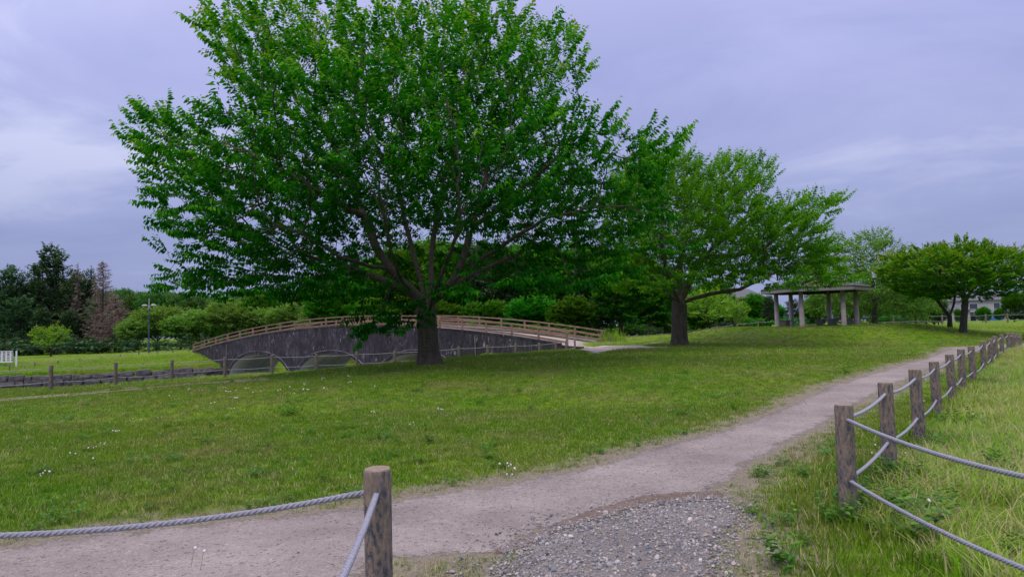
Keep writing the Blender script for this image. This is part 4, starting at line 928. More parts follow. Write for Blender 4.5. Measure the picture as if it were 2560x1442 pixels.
def grow_tree(name, label, base, limbs, att, leafmat, barkmat, seed, D=.32, dk=.6, di=2.6, tmpl=None, n_side=.35, sh_scale=(.7, 1.15), trunk_r=.37, out_c=None, up=.22, droop_dir=0.0, thin=.02, flare=.45, shoots_per_tip=3, spread=.42, tip=.006, cat='tree', group=None, ex=2.35, tintz=.25, rmin=0, leaders=.3):
    gen = np.random.default_rng(seed); S, Pa = polyline_nodes(limbs, D)
    P_, par = colonize(S, Pa, att, D, di, dk, gen=gen)
    r = radii(P_, par, tip, ex); r = r*(trunk_r/r[0])**np.clip((r/r[0])**.5, 0, 1) if True else r
    wm, P2 = wood_mesh('trunk', P_-base, par, r, flare=flare, rmin=rmin)
    nch = np.bincount(par[par >= 0], minlength=len(P_)); tips = np.nonzero(nch == 0)[0]; thin_ = np.nonzero((nch > 0) & (r < thin) & (gen.random(len(P_)) < n_side))[0]
    cen = np.array(out_c)-base if out_c is not None else P2.mean(0)
    pp = []; dd = []
    for ids, rep, sp in ((tips, shoots_per_tip, spread), (thin_, 1, 1.1)):
        for _ in range(rep):
            q = P2[ids]; pd = P2[ids]-P2[par[ids]]; pd /= np.linalg.norm(pd, axis=1)[:, None]+1e-9
            od = q-cen; od /= np.linalg.norm(od, axis=1)[:, None]+1e-9
            v = pd*.7+od*.6+np.array([0, 0, up])+gen.normal(0, sp, q.shape)*[1, 1, .4]; v[:, 2] = np.where(v[:, 2] < -.25, -.25-droop_dir, v[:, 2])-droop_dir
            pp.append(q+gen.normal(0, .05, q.shape)); dd.append(v)
    rt_ = np.linalg.norm((P2[tips]-cen), axis=1); loc = P2[tips]-P2[par[tips]]; loc /= np.linalg.norm(loc, axis=1)[:, None]+1e-9; od = (P2[tips]-cen)/rt_[:, None]
    kk_ = ((loc*od).sum(1) > .4) & (gen.random(len(tips)) < leaders); li = tips[kk_]; nl = len(li)
    if nl: pp.append(P2[li]); dd.append(loc[kk_]*.5+od[kk_]*.8+gen.normal(0, .14, (nl, 3))+[0, 0, up*.6])
    pp = np.vstack(pp); dd = np.vstack(dd); n = len(pp); sc = gen.uniform(*sh_scale, n)
    if nl: sc[-nl:] = gen.uniform(1.0, 1.6, nl)
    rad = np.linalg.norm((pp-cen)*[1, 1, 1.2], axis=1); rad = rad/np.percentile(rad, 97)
    to = (rad-.75)*tintz+gen.normal(0, .10, n)+(pp[:, 2]-np.median(pp[:, 2]))/(np.ptp(pp[:, 2])+.1)*tintz  # leaf tint paints in the light on outer and upper sprays, darker inside
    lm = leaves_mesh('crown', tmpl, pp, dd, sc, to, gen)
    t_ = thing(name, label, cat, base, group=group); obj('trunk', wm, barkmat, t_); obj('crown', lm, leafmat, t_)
    print('TREE', label[:30], 'nodes', len(P_), 'leaves', len(lm.polygons)//2)
    return t_
TS = [shoot_template(i, .70, .036, .155, .44, .95, .10) for i in range(10)]
# the great cherry
d1 = 22.0; tb = P(1075, 905, d1); tb[2] = g1(tb[0], tb[1])-.05
def q1(px, py, dy): return P(px, py, d1+dy)
out1 = [(300,345),(325,268),(372,238),(470,250),(540,300),(555,260),(490,200),(500,160),(455,45),(515,5),(590,-8),(700,-18),(850,-25),(1000,-20),(1150,-22),(1270,-5),(1350,35),(1480,62),(1535,95),(1500,135),(1530,205),(1470,225),(1420,255),(1515,262),(1540,295),(1625,293),(1680,275),(1765,290),(1735,350),(1705,400),(1690,470),(1670,540),(1640,600),(1560,665),(1450,695),(1320,715),(1200,725),(1060,690),(960,700),(900,745),(760,755),(600,750),(500,755),(440,750),(480,715),(430,690),(440,655),(340,615),(345,590),(380,560),(335,510),(345,470),(295,425)]
att = plates(env_points(out1, d1, 2600, 7.2, 1060, np.random.default_rng(3), 500, shell=1.5, inset=.75), q1(1066, 700, 0), 17, np.random.default_rng(33))
att = trim(att, out1, d1, 7.4, 1060, 500, .42)
for cx_, cy_, cdy, n_ in [(500, 722, -.5, 34), (540, 712, .5, 34), (600, 735, -1.6, 34), (520, 690, 1.8, 30), (680, 725, -2.6, 40), (760, 735, -1.2, 40), (840, 715, -3.0, 40), (640, 690, 0, 34), (720, 700, 1.8, 34), (820, 705, 1.4, 30), (900, 720, 2.4, 30), (1240, 700, -2.8, 40), (1340, 700, -1.2, 40), (1430, 690, .6, 40), (1520, 670, -.8, 40), (1300, 690, 1.5, 34), (1180, 715, -4.0, 36), (1400, 700, -3.0, 34), (1600, 620, .5, 30), (1580, 560, -1.0, 30)]:
    att = np.vstack([att, q1(cx_, cy_, cdy)+np.column_stack([rng.normal(0, .55, n_), rng.normal(0, .5, n_), rng.normal(0, .11, n_)])])
att = att[~((np.hypot(att[:, 0]-tb[0], att[:, 1]-tb[1]) < 2.9) & (att[:, 2] < 4.9))]      # the fork stays open
att = np.vstack([att, [q1(px, py, dy) for px, py, dy in zip(rng.uniform(905, 1035, 60), rng.uniform(770, 835, 60), rng.uniform(-3, -1, 60))]])
l1 = [(None, [tb, q1(1071, 860, 0), q1(1068, 800, 0), q1(1064, 765, 0)]),
      ((0, 3), [q1(1025, 725, -.2), q1(975, 672, -.5), q1(938, 610, -.8), q1(912, 545, -1.0), q1(880, 470, -.8), q1(850, 400, -.4)]),
      ((0, 3), [q1(1100, 735, -.1), q1(1132, 705, .1), q1(1160, 640, .3), q1(1180, 570, .4), q1(1210, 470, .8), q1(1225, 380, 1.2)]),
      ((0, 3), [q1(1055, 710, .5), q1(1035, 640, 1.2), q1(1010, 540, 2.0), q1(990, 440, 2.6)]),
      ((0, 3), [q1(1078, 715, .3), q1(1078, 640, 1.6), q1(1090, 540, 3.0), q1(1110, 450, 4.2)]),
      ((1, 1), [q1(930, 665, -1.6), q1(850, 640, -2.8), q1(760, 590, -3.6), q1(680, 560, -4.0)]),
      ((1, 3), [q1(850, 510, -1.6), q1(760, 455, -2.0), q1(670, 410, -2.2)]),
      ((2, 1), [q1(1200, 650, -.8), q1(1290, 590, -1.4), q1(1370, 545, -1.8), q1(1480, 520, -2.0)]),
      ((2, 3), [q1(1250, 520, .2), q1(1340, 440, 0), q1(1420, 370, -.2)]),
      ((0, 2), [q1(1085, 740, -1.2), q1(1110, 665, -2.6), q1(1140, 590, -4.0), q1(1150, 520, -4.8)]),
      ((1, 0), [q1(1000, 690, -1.4), q1(975, 620, -3.0), q1(960, 540, -4.4)]),
      ((2, 0), [q1(1170, 690, 1.2), q1(1260, 650, 2.4), q1(1350, 610, 3.4)]),
      ((1, 0), [q1(960, 700, 1.0), q1(870, 670, 2.4), q1(770, 640, 3.2)])]
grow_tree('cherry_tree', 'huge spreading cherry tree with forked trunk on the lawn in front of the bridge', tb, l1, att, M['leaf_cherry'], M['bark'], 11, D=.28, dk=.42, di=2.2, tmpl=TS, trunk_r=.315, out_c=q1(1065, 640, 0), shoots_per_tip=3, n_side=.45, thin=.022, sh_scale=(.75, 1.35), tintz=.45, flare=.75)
# second cherry
d2 = 33.0; tb2 = P(1698, 862, d2); tb2[2] = g1(tb2[0], tb2[1])-.05
def q2(px, py, dy): return P(px, py, d2+dy)
out2 = [(1490,640),(1500,560),(1490,480),(1540,420),(1600,380),(1650,365),(1700,378),(1760,395),(1830,375),(1900,392),(1960,430),(1925,470),(1955,505),(2010,440),(2085,432),(2075,468),(2160,468),(2115,500),(2125,540),(2060,570),(2070,610),(2120,640),(2100,690),(2010,700),(1920,705),(1850,715),(1750,700),(1700,715),(1640,715),(1560,710),(1500,690)]
att2 = plates(env_points(out2, d2, 1800, 5.6, 1740, np.random.default_rng(5), 600, shell=1.6, inset=.7), q2(1700, 740, 0), 15, np.random.default_rng(34), mind=.8)
att2 = trim(att2, out2, d2, 5.8, 1740, 600, .35)
l2 = [(None, [tb2, q2(1698, 820, 0), q2(1699, 760, 0)]),
      ((0, 2), [q2(1725, 700, .2), q2(1760, 640, .2), q2(1830, 580, 0), q2(1900, 510, .2)]),
      ((0, 2), [q2(1735, 745, -.5), q2(1785, 735, -1.2), q2(1850, 725, -2), q2(1920, 690, -2.4)]),
      ((0, 2), [q2(1670, 735, -.4), q2(1630, 700, -.8), q2(1580, 660, -1.0)]),
      ((0, 2), [q2(1700, 690, .8), q2(1705, 600, 1.2), q2(1720, 500, 1.6)]),
      ((1, 1), [q2(1830, 640, .8), q2(1910, 620, 1), q2(1980, 560, .8), q2(2020, 510, .6)]),
      ((0, 2), [q2(1680, 720, -1.5), q2(1660, 650, -2.8), q2(1650, 580, -3.4)]), ((0, 2), [q2(1660, 720, 1.5), q2(1620, 650, 2.8)])]
att2 = np.vstack([att2, [q2(px, py, dy) for px, py, dy in zip(rng.uniform(1880, 2060, 300), rng.uniform(620, 690, 300), rng.uniform(-3.2, .5, 300))]])
for cx_, cy_, cdy, n_ in [(1555, 690, -1, 30), (1600, 705, -2, 34), (1640, 720, -2.6, 34), (1690, 700, -3.4, 34), (1570, 640, .6, 30), (1750, 690, -2.6, 34), (1810, 690, -1.6, 34), (1870, 700, -2.6, 34), (1930, 712, -3.2, 30), (1520, 620, -.5, 30), (1760, 660, 2, 30), (1850, 660, 2, 30), (1620, 680, 2, 30), (1985, 700, -2.6, 26), (1915, 708, -3.4, 30), (1960, 712, -3, 30), (2010, 706, -3, 30), (2055, 700, -2.6, 28), (2085, 690, -2.2, 22), (1640, 600, -3.6, 34), (1720, 570, -4, 34), (1800, 600, -3.4, 34)]:
    att2 = np.vstack([att2, q2(cx_, cy_, cdy)+np.column_stack([rng.normal(0, .6, n_), rng.normal(0, .55, n_), rng.normal(0, .12, n_)])])
TS2 = [shoot_template(20+i, .70, .038, .16, .46, .9, .12, simple=True) for i in range(8)]
grow_tree('cherry_tree', 'second cherry tree with a dark stout trunk, right of the bridge end', tb2, l2, att2, M['leaf_cherry2'], M['bark'], 12, D=.28, dk=.42, di=2.2, tmpl=TS2, trunk_r=.36, out_c=q2(1710, 690, 0), shoots_per_tip=4, n_side=.8, sh_scale=(.75, 1.3))
# pale drooping tree behind the shelter
d3 = 52.0; tb3 = P(2185, 800, d3); tb3[2] = g1(tb3[0], tb3[1])-.1
def q3(px, py, dy): return P(px, py, d3+dy)
out3 = [(2030,640),(2060,605),(2100,588),(2150,583),(2212,575),(2228,610),(2262,655),(2325,700),(2345,760),(2330,792),(2240,798),(2150,790),(2050,780),(2020,720)]
att3 = env_points(out3, d3, 2600, 4.0, 2180, np.random.default_rng(6), 700, shell=1.6, inset=.2)
TS3 = [shoot_template(40+i, .8, .065, .20, .45, 1.0, -.1, simple=True) for i in range(6)]
grow_tree('weeping_tree', 'pale green loose drooping tree behind the right side of the shelter', tb3, [(None, [tb3, q3(2187, 760, 0), q3(2180, 700, 0)]), ((0, 2), [q3(2150, 650, .5)]), ((0, 2), [q3(2230, 680, -.5)])], att3, M['leaf_light'], M['bark2'], 13, D=.32, dk=.45, tmpl=TS3, trunk_r=.2, out_c=q3(2180, 690, 0), shoots_per_tip=4, n_side=.7, droop_dir=.25, sh_scale=(.8, 1.3))
# maples on the right
TM = [shoot_template(60+i, .42, .03, .11, .9, .5, .05, simple=True) for i in range(8)]
d4 = 36.0; tb4 = P(2407, 838, d4); tb4[2] = g1(tb4[0], tb4[1])-.05
def q4(px, py, dy): return P(px, py, d4+dy)
out4 = [(2203,660),(2235,622),(2280,606),(2330,612),(2375,596),(2400,588),(2440,606),(2500,618),(2535,606),(2575,640),(2585,690),(2550,735),(2490,760),(2400,765),(2330,758),(2262,745),(2222,710)]
att4 = env_points(out4, d4, 3600, 3.4, 2400, np.random.default_rng(8), 690, shell=1.0, inset=.38)
grow_tree('maple_tree', 'dense dark green maple with a pale grey trunk at the right end of the mound', tb4, [(None, [tb4, q4(2409, 800, 0), q4(2413, 755, 0)]), ((0, 2), [q4(2430, 720, .2), q4(2480, 690, .3)]), ((0, 2), [q4(2395, 715, -.3), q4(2350, 680, -.5)]), ((0, 2), [q4(2410, 700, .6), q4(2415, 660, .8)])], att4, M['leaf_maple'], M['bark2'], 14, D=.22, dk=.30, di=1.6, tmpl=TM, trunk_r=.155, out_c=q4(2405, 730, 0), shoots_per_tip=5, n_side=.9, sh_scale=(.8, 1.35), tintz=.45, spread=.7)
d5 = 41.0; tb5 = P(2374, 822, d5); tb5[2] = g1(tb5[0], tb5[1])-.05
def q5(px, py, dy): return P(px, py, d5+dy)
out5 = [(2225,690),(2250,650),(2300,635),(2360,625),(2420,640),(2450,690),(2440,740),(2380,755),(2300,770),(2250,745)]
att5 = env_points(out5, d5, 1200, 2.6, 2350, np.random.default_rng(9), 710, shell=1.0, inset=.35)
grow_tree('maple_tree', 'smaller dark maple with a thin forked trunk just behind the big maple', tb5, [(None, [tb5, q5(2374, 790, 0)]), ((0, 1), [q5(2350, 760, 0), q5(2325, 730, 0)]), ((0, 1), [q5(2385, 760, 0), q5(2390, 720, 0)])], att5, M['leaf_maple'], M['bark3'], 15, D=.24, dk=.34, di=1.8, tmpl=TM, trunk_r=.12, out_c=q5(2350, 740, 0), shoots_per_tip=4, n_side=.8, sh_scale=(.8, 1.35), tintz=.4, spread=.7)
# ---- prototypes for the trees further off, then copies with their own size and turn
def ell_env(n, rx, rz, zc, gen, shell=.35, lobes=6):
    big = lobes < 8; L_ = [(gen.uniform(-.45, .45)*rx, gen.uniform(-.45, .45)*rx, zc+gen.uniform(-.35, .5)*rz, gen.uniform(.45, .75)) for _ in range(lobes)]+[(0, 0, zc, .8)] if big else [(math.cos(k*2.4)*rx*.62*(1-k/lobes*.75), math.sin(k*2.4)*rx*.62*(1-k/lobes*.75), zc-rz*.62+rz*1.45*k/lobes, gen.uniform(.24, .40)) for k in range(lobes)]
    out = []
    while len(out) < n:
        k = gen.integers(0, len(L_)); c = L_[k]; v = gen.normal(0, 1, 3); v /= np.linalg.norm(v); r = (1-shell*gen.random()**1.3)*c[3]; out.append((c[0]+v[0]*rx*r, c[1]+v[1]*rx*r, c[2]+v[2]*rz*r))
    return np.array(out)
def proto(name, h, rx, rz, zc, n, seed, tm, leaf, bark, trunk_r, th, D=.32, dk=.40, spt=5, ns=1.0, scl=(.8, 1.3), up=.2, droop=0, lobes=6, tintz=.35, spread=.7, stems=1):
    gen = np.random.default_rng(seed); att = ell_env(n*2, rx, rz, zc, gen, lobes=lobes); limbs = [(None, [(0, 0, -.3), (0, 0, th*.5), (gen.uniform(-.1, .1), 0, th)])]
    for k in range(4): a = k*1.57+gen.uniform(0, 1); limbs.append(((0, 2), [(math.cos(a)*rx*.25, math.sin(a)*rx*.25, th+rz*.35)]))
    return grow_tree(name, 'x', np.zeros(3), limbs, att, leaf, bark, seed, D=D, dk=dk, di=3, tmpl=tm, trunk_r=trunk_r, out_c=(0, 0, zc-rz*.4), shoots_per_tip=spt, n_side=ns, sh_scale=scl, up=up, droop_dir=droop, tintz=tintz, spread=spread, tip=.01, flare=.3, rmin=.012)
TB = [shoot_template(80+i, .9, .085, .27, .6, .7, .1, simple=True) for i in range(6)]
TC = [shoot_template(90+i, .8, .08, .25, .48, .9, -.15, simple=True) for i in range(6)]
PR = {'wood': [proto('broadleaf_tree', 8, 3.2, 3.6, 4.9, 1500, 101, TB, M['leaf_mid'], M['bark3'], .2, 2.2), proto('broadleaf_tree', 8, 3.4, 4.0, 4.3, 1500, 102, TB, M['leaf_mid'], M['bark3'], .2, 1.6), proto('broadleaf_tree', 9, 2.8, 4.4, 5.2, 1500, 103, TB, M['leaf_dark'], M['bark3'], .22, 2.0)],
      'light': [proto('bushy_tree', 6, 2.9, 2.1, 4.4, 800, 104, TC, M['leaf_light'], M['bark2'], .16, 1.6, droop=.2), proto('bushy_tree', 6, 3.3, 2.0, 4.1, 850, 105, TC, M['leaf_light'], M['bark2'], .16, 1.4, droop=.2)],
      'yellow': [proto('maple_tree', 5, 2.3, 1.9, 3.0, 500, 106, TB, M['leaf_yellow'], M['bark3'], .11, 1.1, scl=(.5, .8), D=.35, dk=.5)],
      'dark': [proto('evergreen_tree', 12, 1.9, 5.6, 6.6, 800, 107, TB, M['leaf_dark'], M['bark3'], .22, 2.5, lobes=13, ns=.5, spt=4), proto('evergreen_tree', 12, 2.6, 5.2, 6.0, 900, 108, TB, M['leaf_dark'], M['bark3'], .22, 2.0, lobes=12, ns=.5, spt=4)],
      'shrub': [proto('shrub', 2, 1.5, .95, .9, 260, 109, TB, M['leaf_mid'], M['bark3'], .05, .3, scl=(.4, .7), D=.25, dk=.4), proto('shrub', 2, 1.6, .9, .85, 260, 110, TC, M['leaf_dark'], M['bark3'], .05, .3, scl=(.4, .7), D=.25, dk=.4)]}
used = set(); PH = {'wood': 8.9, 'light': 6.4, 'yellow': 4.9, 'dark': 12.2, 'shrub': 1.9}
for kk, lst in PR.items():
    PH[kk] = [max(v.co.z for v in [ch for ch in o.children if ch.name.startswith('crown')][0].data.vertices) for o in lst]
def place(kind, i, px, d, ytop, wide=1.0, label='', name=None, rz=None, group=None, zoff=0):
    """stand a tree at this bearing and distance, tall enough to reach the pixel row ytop"""
    src = PR[kind][i]; x = Xof(px, d); z = g1(x, d)-.05+zoff; h = P(px, ytop, d)[2]-z; s = h/PH[kind][i]
    if src.name not in used: used.add(src.name); o = src
    else:
        o = src.copy(); COL.objects.link(o)
        for ch in src.children:
            c = ch.copy(); COL.objects.link(c); c.parent = o
    if name: o.name = name
    o.location = (x, d, z); o.rotation_euler = (0, 0, random.uniform(0, 6.28) if rz is None else rz); o.scale = (s*wide, s*wide, s)
    o['label'] = label; o['category'] = 'shrub' if kind == 'shrub' else 'tree'
    if group: o['group'] = group
    return o
G1 = 'dark trees of the wood at the far left'
for k, (px, d, yt, wd) in enumerate([(-30, 116, 690, 1.9), (40, 118, 700, 1.9), (100, 118, 690, 1.9), (160, 117, 690, 1.9), (215, 116, 700, 1.8), (262, 112, 740, 1.8), (300, 108, 770, 1.8)]):
    place('dark', 1, px, d, yt, wd, 'dark filling tree deep in the left wood %s' % ['at the picture edge', 'behind the notice board', 'left of the tallest evergreen', 'right of the tallest evergreen', 'behind the slim tree', 'behind the tall bare conifer', 'behind the low brown conifer'][k], group=G1)
for i, px, d, yt, wd, lb in [(0, -70, 104, 650, 1.3, 'dark evergreen just outside the left edge of the far left wood'), (1, 18, 108, 655, 1.25, 'dark rounded tree at the left edge behind the notice board'), (0, 78, 112, 668, 1.1, 'dark tree between the edge tree and the tallest evergreen'), (0, 130, 110, 603, 1.45, 'tallest dark evergreen rising above the left wood'), (1, 186, 108, 668, 1.05, 'narrow dark tree between the tallest evergreen and the bare brown conifer'), (0, 222, 110, 664, .8, 'slim dark tree touching the bare brown conifer'), (1, 45, 100, 735, 1.5, 'low dark tree at the front of the left wood behind the notice board'), (1, 240, 101, 740, 1.2, 'low dark tree in front of the bare brown conifer'), (0, 105, 99, 765, 1.7, 'low dark tree right behind the small bright tree'), (1, 175, 99, 770, 1.6, 'low dark tree right of the small bright tree')]:
    place('dark', i, px, d, yt, wd, lb, group=G1)
place('yellow', 0, 128, 84, 800, 1.25, 'small bright green tree alone in front of the dark left wood')
G2 = 'light green trees in a row behind the lamp and the bridge'
for k, (px, d, yt, wd, lb) in enumerate([(335, 93, 788, 1.2, 'leftmost light green tree of the row, under the brown conifer'), (392, 96, 756, 1.25, 'light green tree directly behind the street lamp'), (452, 94, 782, 1.2, 'light green tree right of the street lamp'), (515, 97, 764, 1.25, 'light green tree above the left end of the bridge railing'), (580, 95, 742, 1.25, 'light green tree over the rising part of the bridge railing'), (650, 98, 764, 1.2, 'light green tree behind the first arch of the bridge'), (724, 96, 748, 1.2, 'light green tree between the first and second arch'), (790, 94, 762, 1.1, 'rightmost light green tree, above the second arch')]):
    place('light', k % 2, px, d, yt, wd, lb, group=G2)
for k, (px, d, yt) in enumerate([(850, 104, 680), (940, 100, 640), (1030, 97, 600), (1120, 92, 590), (1210, 90, 580), (1290, 88, 600), (1370, 86, 600), (1455, 84, 610), (1530, 82, 620), (1600, 84, 640), (1670, 92, 660), (1760, 90, 720), (1815, 95, 748)]):
    place('wood', (k+1) % 3, px, d, yt, 1.3, 'dark tree deep in the wood %s' % ['left of the bridge crest', 'behind the left limb of the great cherry', 'behind the great trunk', 'right of the great trunk', 'behind the right limb of the great cherry', 'behind the right part of the railing', 'behind the sloping railing', 'behind the railing end', 'behind the reeds', 'between the bridge end and the second cherry', 'left behind the second cherry trunk', 'behind the yellow-green maple', 'left above the yellow house'][k], group='back row of the wood behind the bridge')
G3 = 'mid green trees of the wood behind the bridge'
for k, (px, d, yt, wd, lb) in enumerate([(590, 122, 742, 1.2, 'farther green tree peeping over the light row at the left'), (660, 112, 725, 1.2, 'green tree rising over the light row behind the first arch'), (745, 108, 712, 1.1, 'green tree rising behind the second arch'), (835, 88, 700, 1.1, 'green tree behind the middle of the bridge, left of the great trunk'), (905, 92, 640, 1.05, 'tall green tree left of the great trunk behind the bridge'), (985, 89, 610, 1.0, 'tall green tree straight behind the great trunk'), (1075, 84, 590, 1.05, 'tallest green tree behind the great cherry crown'), (1160, 76, 600, 1.0, 'green tree just right of the great trunk behind the railing'), (1250, 72, 590, 1.0, 'green tree behind the right half of the bridge'), (1335, 76, 600, 1.0, 'green tree behind the sloping railing'), (1410, 70, 600, 1.0, 'green tree behind the near end of the railing'), (1495, 66, 600, 1.0, 'green tree behind the last railing post'), (1552, 60, 610, .95, 'green tree with visible dark trunk right of the bridge end'), (1625, 72, 640, 1.0, 'green tree left of the second cherry trunk'), (1700, 80, 660, 1.0, 'green tree hidden behind the second cherry trunk')]):
    place('wood', k % 3 if k % 5 else 1, px, d, yt, wd, lb, group=G3)
for k, (px, d, yt, wd, lb) in enumerate([(1215, 66, 745, 1.5, 'lower bushy tree behind the right half of the railing'), (1110, 72, 745, 1.5, 'lower bushy tree behind the railing right of the great trunk'), (1320, 63, 735, 1.5, 'bushy low tree behind the sloping railing, right side'), (1440, 60, 735, 1.5, 'bushy low tree behind the near railing end'), (880, 88, 745, 1.5, 'low bushy tree behind the crest of the railing'), (960, 84, 740, 1.4, 'low bushy tree behind the crest beside the great trunk')]):
    place('wood', k % 2, px, d, yt, wd, lb, group='low trees close behind the bridge railing')
place('yellow', 0, 1775, 55, 705, 1.25, 'yellow-green maple right behind the second cherry trunk')
place('yellow', 0, 1835, 60, 738, 1.0, 'yellow-green young maple left of the yellow house')
place('wood', 0, 1755, 62, 755, 1.5, 'dark low tree under the yellow-green maple')
place('dark', 0, 1925, 78, 735, 1.5, 'bluish dark evergreen between the yellow house and the shelter', name='evergreen_tree')
place('dark', 1, 1985, 74, 745, 1.6, 'dark evergreen seen between the left shelter columns')
place('light', 0, 2060, 66, 720, 1.1, 'green drooping tree seen through the middle of the shelter')
place('light', 1, 2140, 68, 700, 1.2, 'green drooping tree behind the right shelter columns')
place('wood', 2, 2250, 72, 700, 1.2, 'dark tree behind the pale drooping tree')
place('wood', 0, 2315, 70, 745, 1.3, 'dark low tree left of the maple trunks')
place('wood', 2, 2345, 76, 755, 1.3, 'dark low tree touching the white outbuilding')
place('wood', 1, 2535, 84, 722, 1.0, 'grey-green tree at the right edge behind the fence')
place('wood', 0, 2610, 80, 700, 1.1, 'green tree just past the right edge of the picture')
place('wood', 1, 2498, 130, 768, 1.0, 'small green tree beside the low shed')
place('wood', 1, 2456, 104, 764, 1.1, 'small round green tree in front of the white house')
for k in range(9):
    place('wood', k % 3, 1840+k*95, 190+10*(k % 3), 762-(k*37 % 14), 1.8, 'hazy far tree %s' % ['above the yellow house', 'behind the left shelter columns', 'behind the shelter roof', 'behind the right shelter columns', 'behind the pale drooping tree', 'over the white outbuilding', 'over the roof of the white house', 'over the low shed', 'at the far right edge'][k], group='far trees beyond the houses on the right')
for k, (px, d, yt, wd, lb) in enumerate([(1975, 60, 790, 1.4, 'low bush behind the left bench of the shelter'), (2165, 57, 783, 1.3, 'pale leafy bush right of the shelter'), (2232, 64, 778, 1.5, 'bush behind the fence right of the shelter'), (2285, 62, 778, 1.6, 'dark bush behind the fence left of the maples'), (1718, 68, 800, 1.6, 'bush right of the second cherry trunk behind the fence'), (1800, 68, 795, 1.6, 'bush below the yellow house'), (1880, 70, 790, 1.5, 'dark bush right of the yellow house'), (1600, 66, 800, 1.8, 'dark bush left of the second cherry behind the fence')]):
    place('shrub', k % 2, px, d, yt, wd, lb)
for k, (px, d) in enumerate([(900, 91), (1000, 84), (1090, 72), (1180, 68), (1250, 65), (1320, 62), (1385, 60), (1450, 60), (1520, 66), (1570, 70), (1640, 72), (1680, 74), (1760, 74), (1840, 76)]):
    place('shrub', k % 2, px, d, 796+(k*5 % 9), 2.3, 'dark understorey bush %s' % ['left of the great trunk', 'behind the bridge crest', 'just right of the great trunk', 'behind the first right railing bays', 'behind the middle of the right railing', 'behind the sloping railing', 'behind the lower railing', 'behind the railing end', 'behind the reeds', 'at the dark trunk beyond the bridge', 'in front of the glimpsed white house', 'left of the second cherry trunk', 'under the yellow-green maple', 'in front of the yellow house'][k], group='understorey bushes of the wood behind the bridge')
for k in range(14):
    px = [-60, -20, 30, 80, 135, 190, 245, 300, 360, 430, 500, 570, 640, 720][k]; place('shrub', 1, px, 94 if k < 8 else 91, 838-(k*7 % 9), 2.0, 'dark undergrowth bush %s' % ['left of the picture edge', 'at the picture edge', 'behind the notice board', 'between notice board and small bright tree', 'behind the small bright tree', 'right of the small bright tree', 'under the bare brown conifer', 'left of the street lamp', 'at the foot of the street lamp', 'right of the street lamp', 'at the left end of the bridge', 'behind the rising railing', 'behind the first arch railing', 'behind the second arch railing'][k], group='undergrowth along the left wood')
for px, d, yt, wd, lb in [(1778, 76, 690, 1.3, 'tall dark tree behind the yellow-green maple'), (1815, 72, 742, 1.3, 'dark green tree covering the left of the yellow house'), (1902, 84, 728, 1.2, 'dark green tree covering the right of the yellow house'), (2335, 84, 735, 1.4, 'dark tree under the left of the maple crown'), (2290, 90, 725, 1.4, 'dark tree between the drooping tree and the maples'), (2420, 170, 752, 1.3, 'hazy tree standing behind the white house'), (2200, 80, 730, 1.4, 'dark tree behind the stem of the pale drooping tree'), (2120, 82, 738, 1.4, 'dark tree filling the right of the shelter'), (2030, 84, 745, 1.4, 'dark tree filling the left of the shelter'), (2398, 100, 770, .8, 'small tree before the left corner of the white house'), (1690, 88, 700, 1.4, 'dark tree low behind the second cherry fork')]:
    place('wood', 2 if px % 2 else 1, px, d, yt, wd, lb)
hd = place('yellow', 0, 2552, 31, 826, 2.6, 'low clipped yellow-green shrub at the right edge behind the fence', name='clipped_shrub')
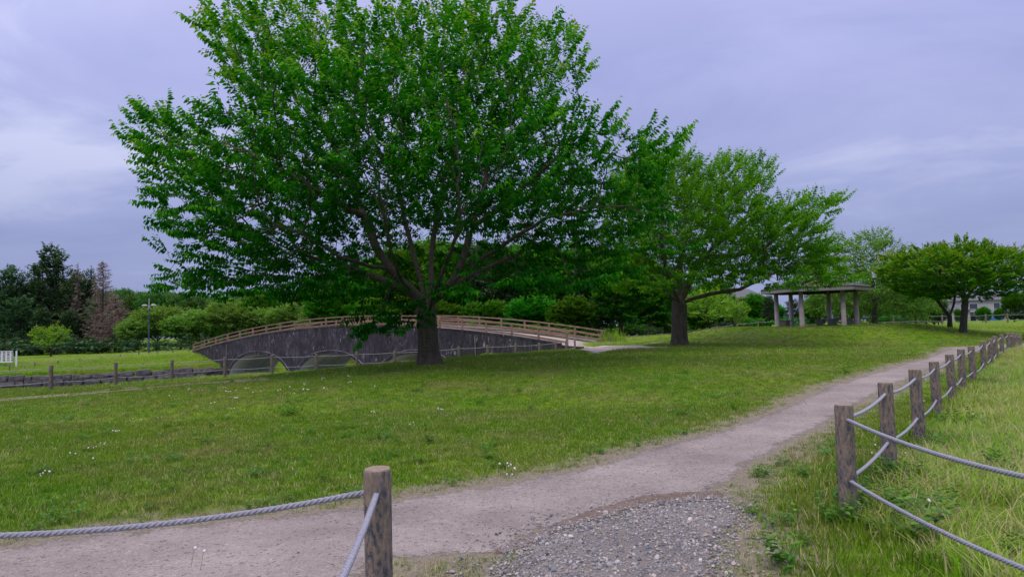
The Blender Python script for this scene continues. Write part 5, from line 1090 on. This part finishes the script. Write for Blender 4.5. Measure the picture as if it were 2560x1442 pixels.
# bare brown conifer
def dead_conifer(name, label, px, d, ytop, width, seed, dens=60, top=True):
    q = random.Random(seed); x = Xof(px, d); z = g1(x, d); h = P(px, ytop, d)[2]-z; t_ = thing(name, label, 'tree', (x, d, z)); b = MB(); b.tube([(0, 0, -.2), (.05, 0, h*.5), (0, 0, h)], [.2, .12, .02], 8); b.build('trunk', M['bark3'], t_)
    br = MB(); V = []; Q = []; ti = []
    for k in range(dens):
        u = .15+.83*(k/dens)**.9; zz_ = h*u; ln = width*(1-u)**.75*q.uniform(.55, 1.1)+.25; a = q.uniform(0, 6.283); pts = [(0, 0, zz_)]
        for s in range(1, 6): t = s/5; pts.append((math.cos(a)*ln*t, math.sin(a)*ln*t, zz_-.25*ln*t+.35*ln*t*t))
        br.tube(pts, [.035, .028, .022, .016, .01, .006], 4, False)
        for s in range(int(22*ln)+4):
            t = q.uniform(.2, 1); p = Vector((math.cos(a)*ln*t, math.sin(a)*ln*t, zz_-.25*ln*t+.35*ln*t*t)); dv = Vector((q.gauss(0, 1), q.gauss(0, 1), q.gauss(-.3, .6))).normalized()*q.uniform(.18, .5); sd_ = dv.cross(Vector((q.random(), q.random(), q.random()))).normalized()*.022
            o = len(V); V += [p-sd_, p+sd_, p+dv+sd_*.4, p+dv-sd_*.4]; Q.append((o, o+1, o+2, o+3)); ti += [q.random()]*4
    br.build('branches', M['leaf_dead'], t_); me = mesh_np('twigs', np.array([tuple(v) for v in V]), Q); attr(me, 'tint', ti); obj('twigs', me, M['leaf_dead'], t_)
dead_conifer('bare_conifer', 'tall bare brown conifer at the right edge of the dark left wood', 256, 98, 650, 3.6, 1, 190)
dead_conifer('bare_conifer', 'lower brown twiggy conifer in front of the tall bare one', 288, 96, 735, 4.2, 2, 130)
dead_conifer('bare_conifer', 'thin grey-brown bare treetop between the dark evergreens', 193, 104, 656, 1.6, 3, 60)
# reeds by the end of the far railing
rp = P(1530, 862, 51); nr = 110; rd = np.column_stack([rp[0]+rng.normal(0, .42, nr), rp[1]+rng.normal(0, .5, nr)])
scatter('reeds', [tuft(5, .12, .5, 1.4, .016, .15, 200+s, .1, 3) for s in range(3)], rd[:, 0], rd[:, 1], ground(rd[:, 0], rd[:, 1]), rng.uniform(.6, 1.1, nr), rng.integers(0, 3, nr), M['tall'])
# far wood on the rise behind the light trees: reads as one mass
cr = [ch for ch in PR['wood'][0].children if ch.name.startswith('crown')][0].data; cr2 = [ch for ch in PR['wood'][1].children if ch.name.startswith('crown')][0].data
m_f = mat_leaf('far_wood_leaf', [(0.0, (.03, .10, .018)), (0.6, (.06, .17, .03)), (1.0, (.10, .22, .045))], .3, .25)
def bare(me):
    m2 = me.copy(); m2.materials.clear(); return m2
nf = 90; fpx = rng.uniform(250, 760, nf); fd = rng.uniform(160, 215, nf); fx = np.array([Xof(a, b_) for a, b_ in zip(fpx, fd)])
ztop = np.array([P(a, 748-8*math.sin((a-250)/60)+rng.uniform(-6, 8), b_)[2] for a, b_ in zip(fpx, fd)]); scf = rng.uniform(1.0, 1.5, nf)
scatter('far_wood', [bare(cr), bare(cr2)], fx, fd, ztop-8.3*scf, scf, rng.integers(0, 2, nf), m_f, tilt=.05)
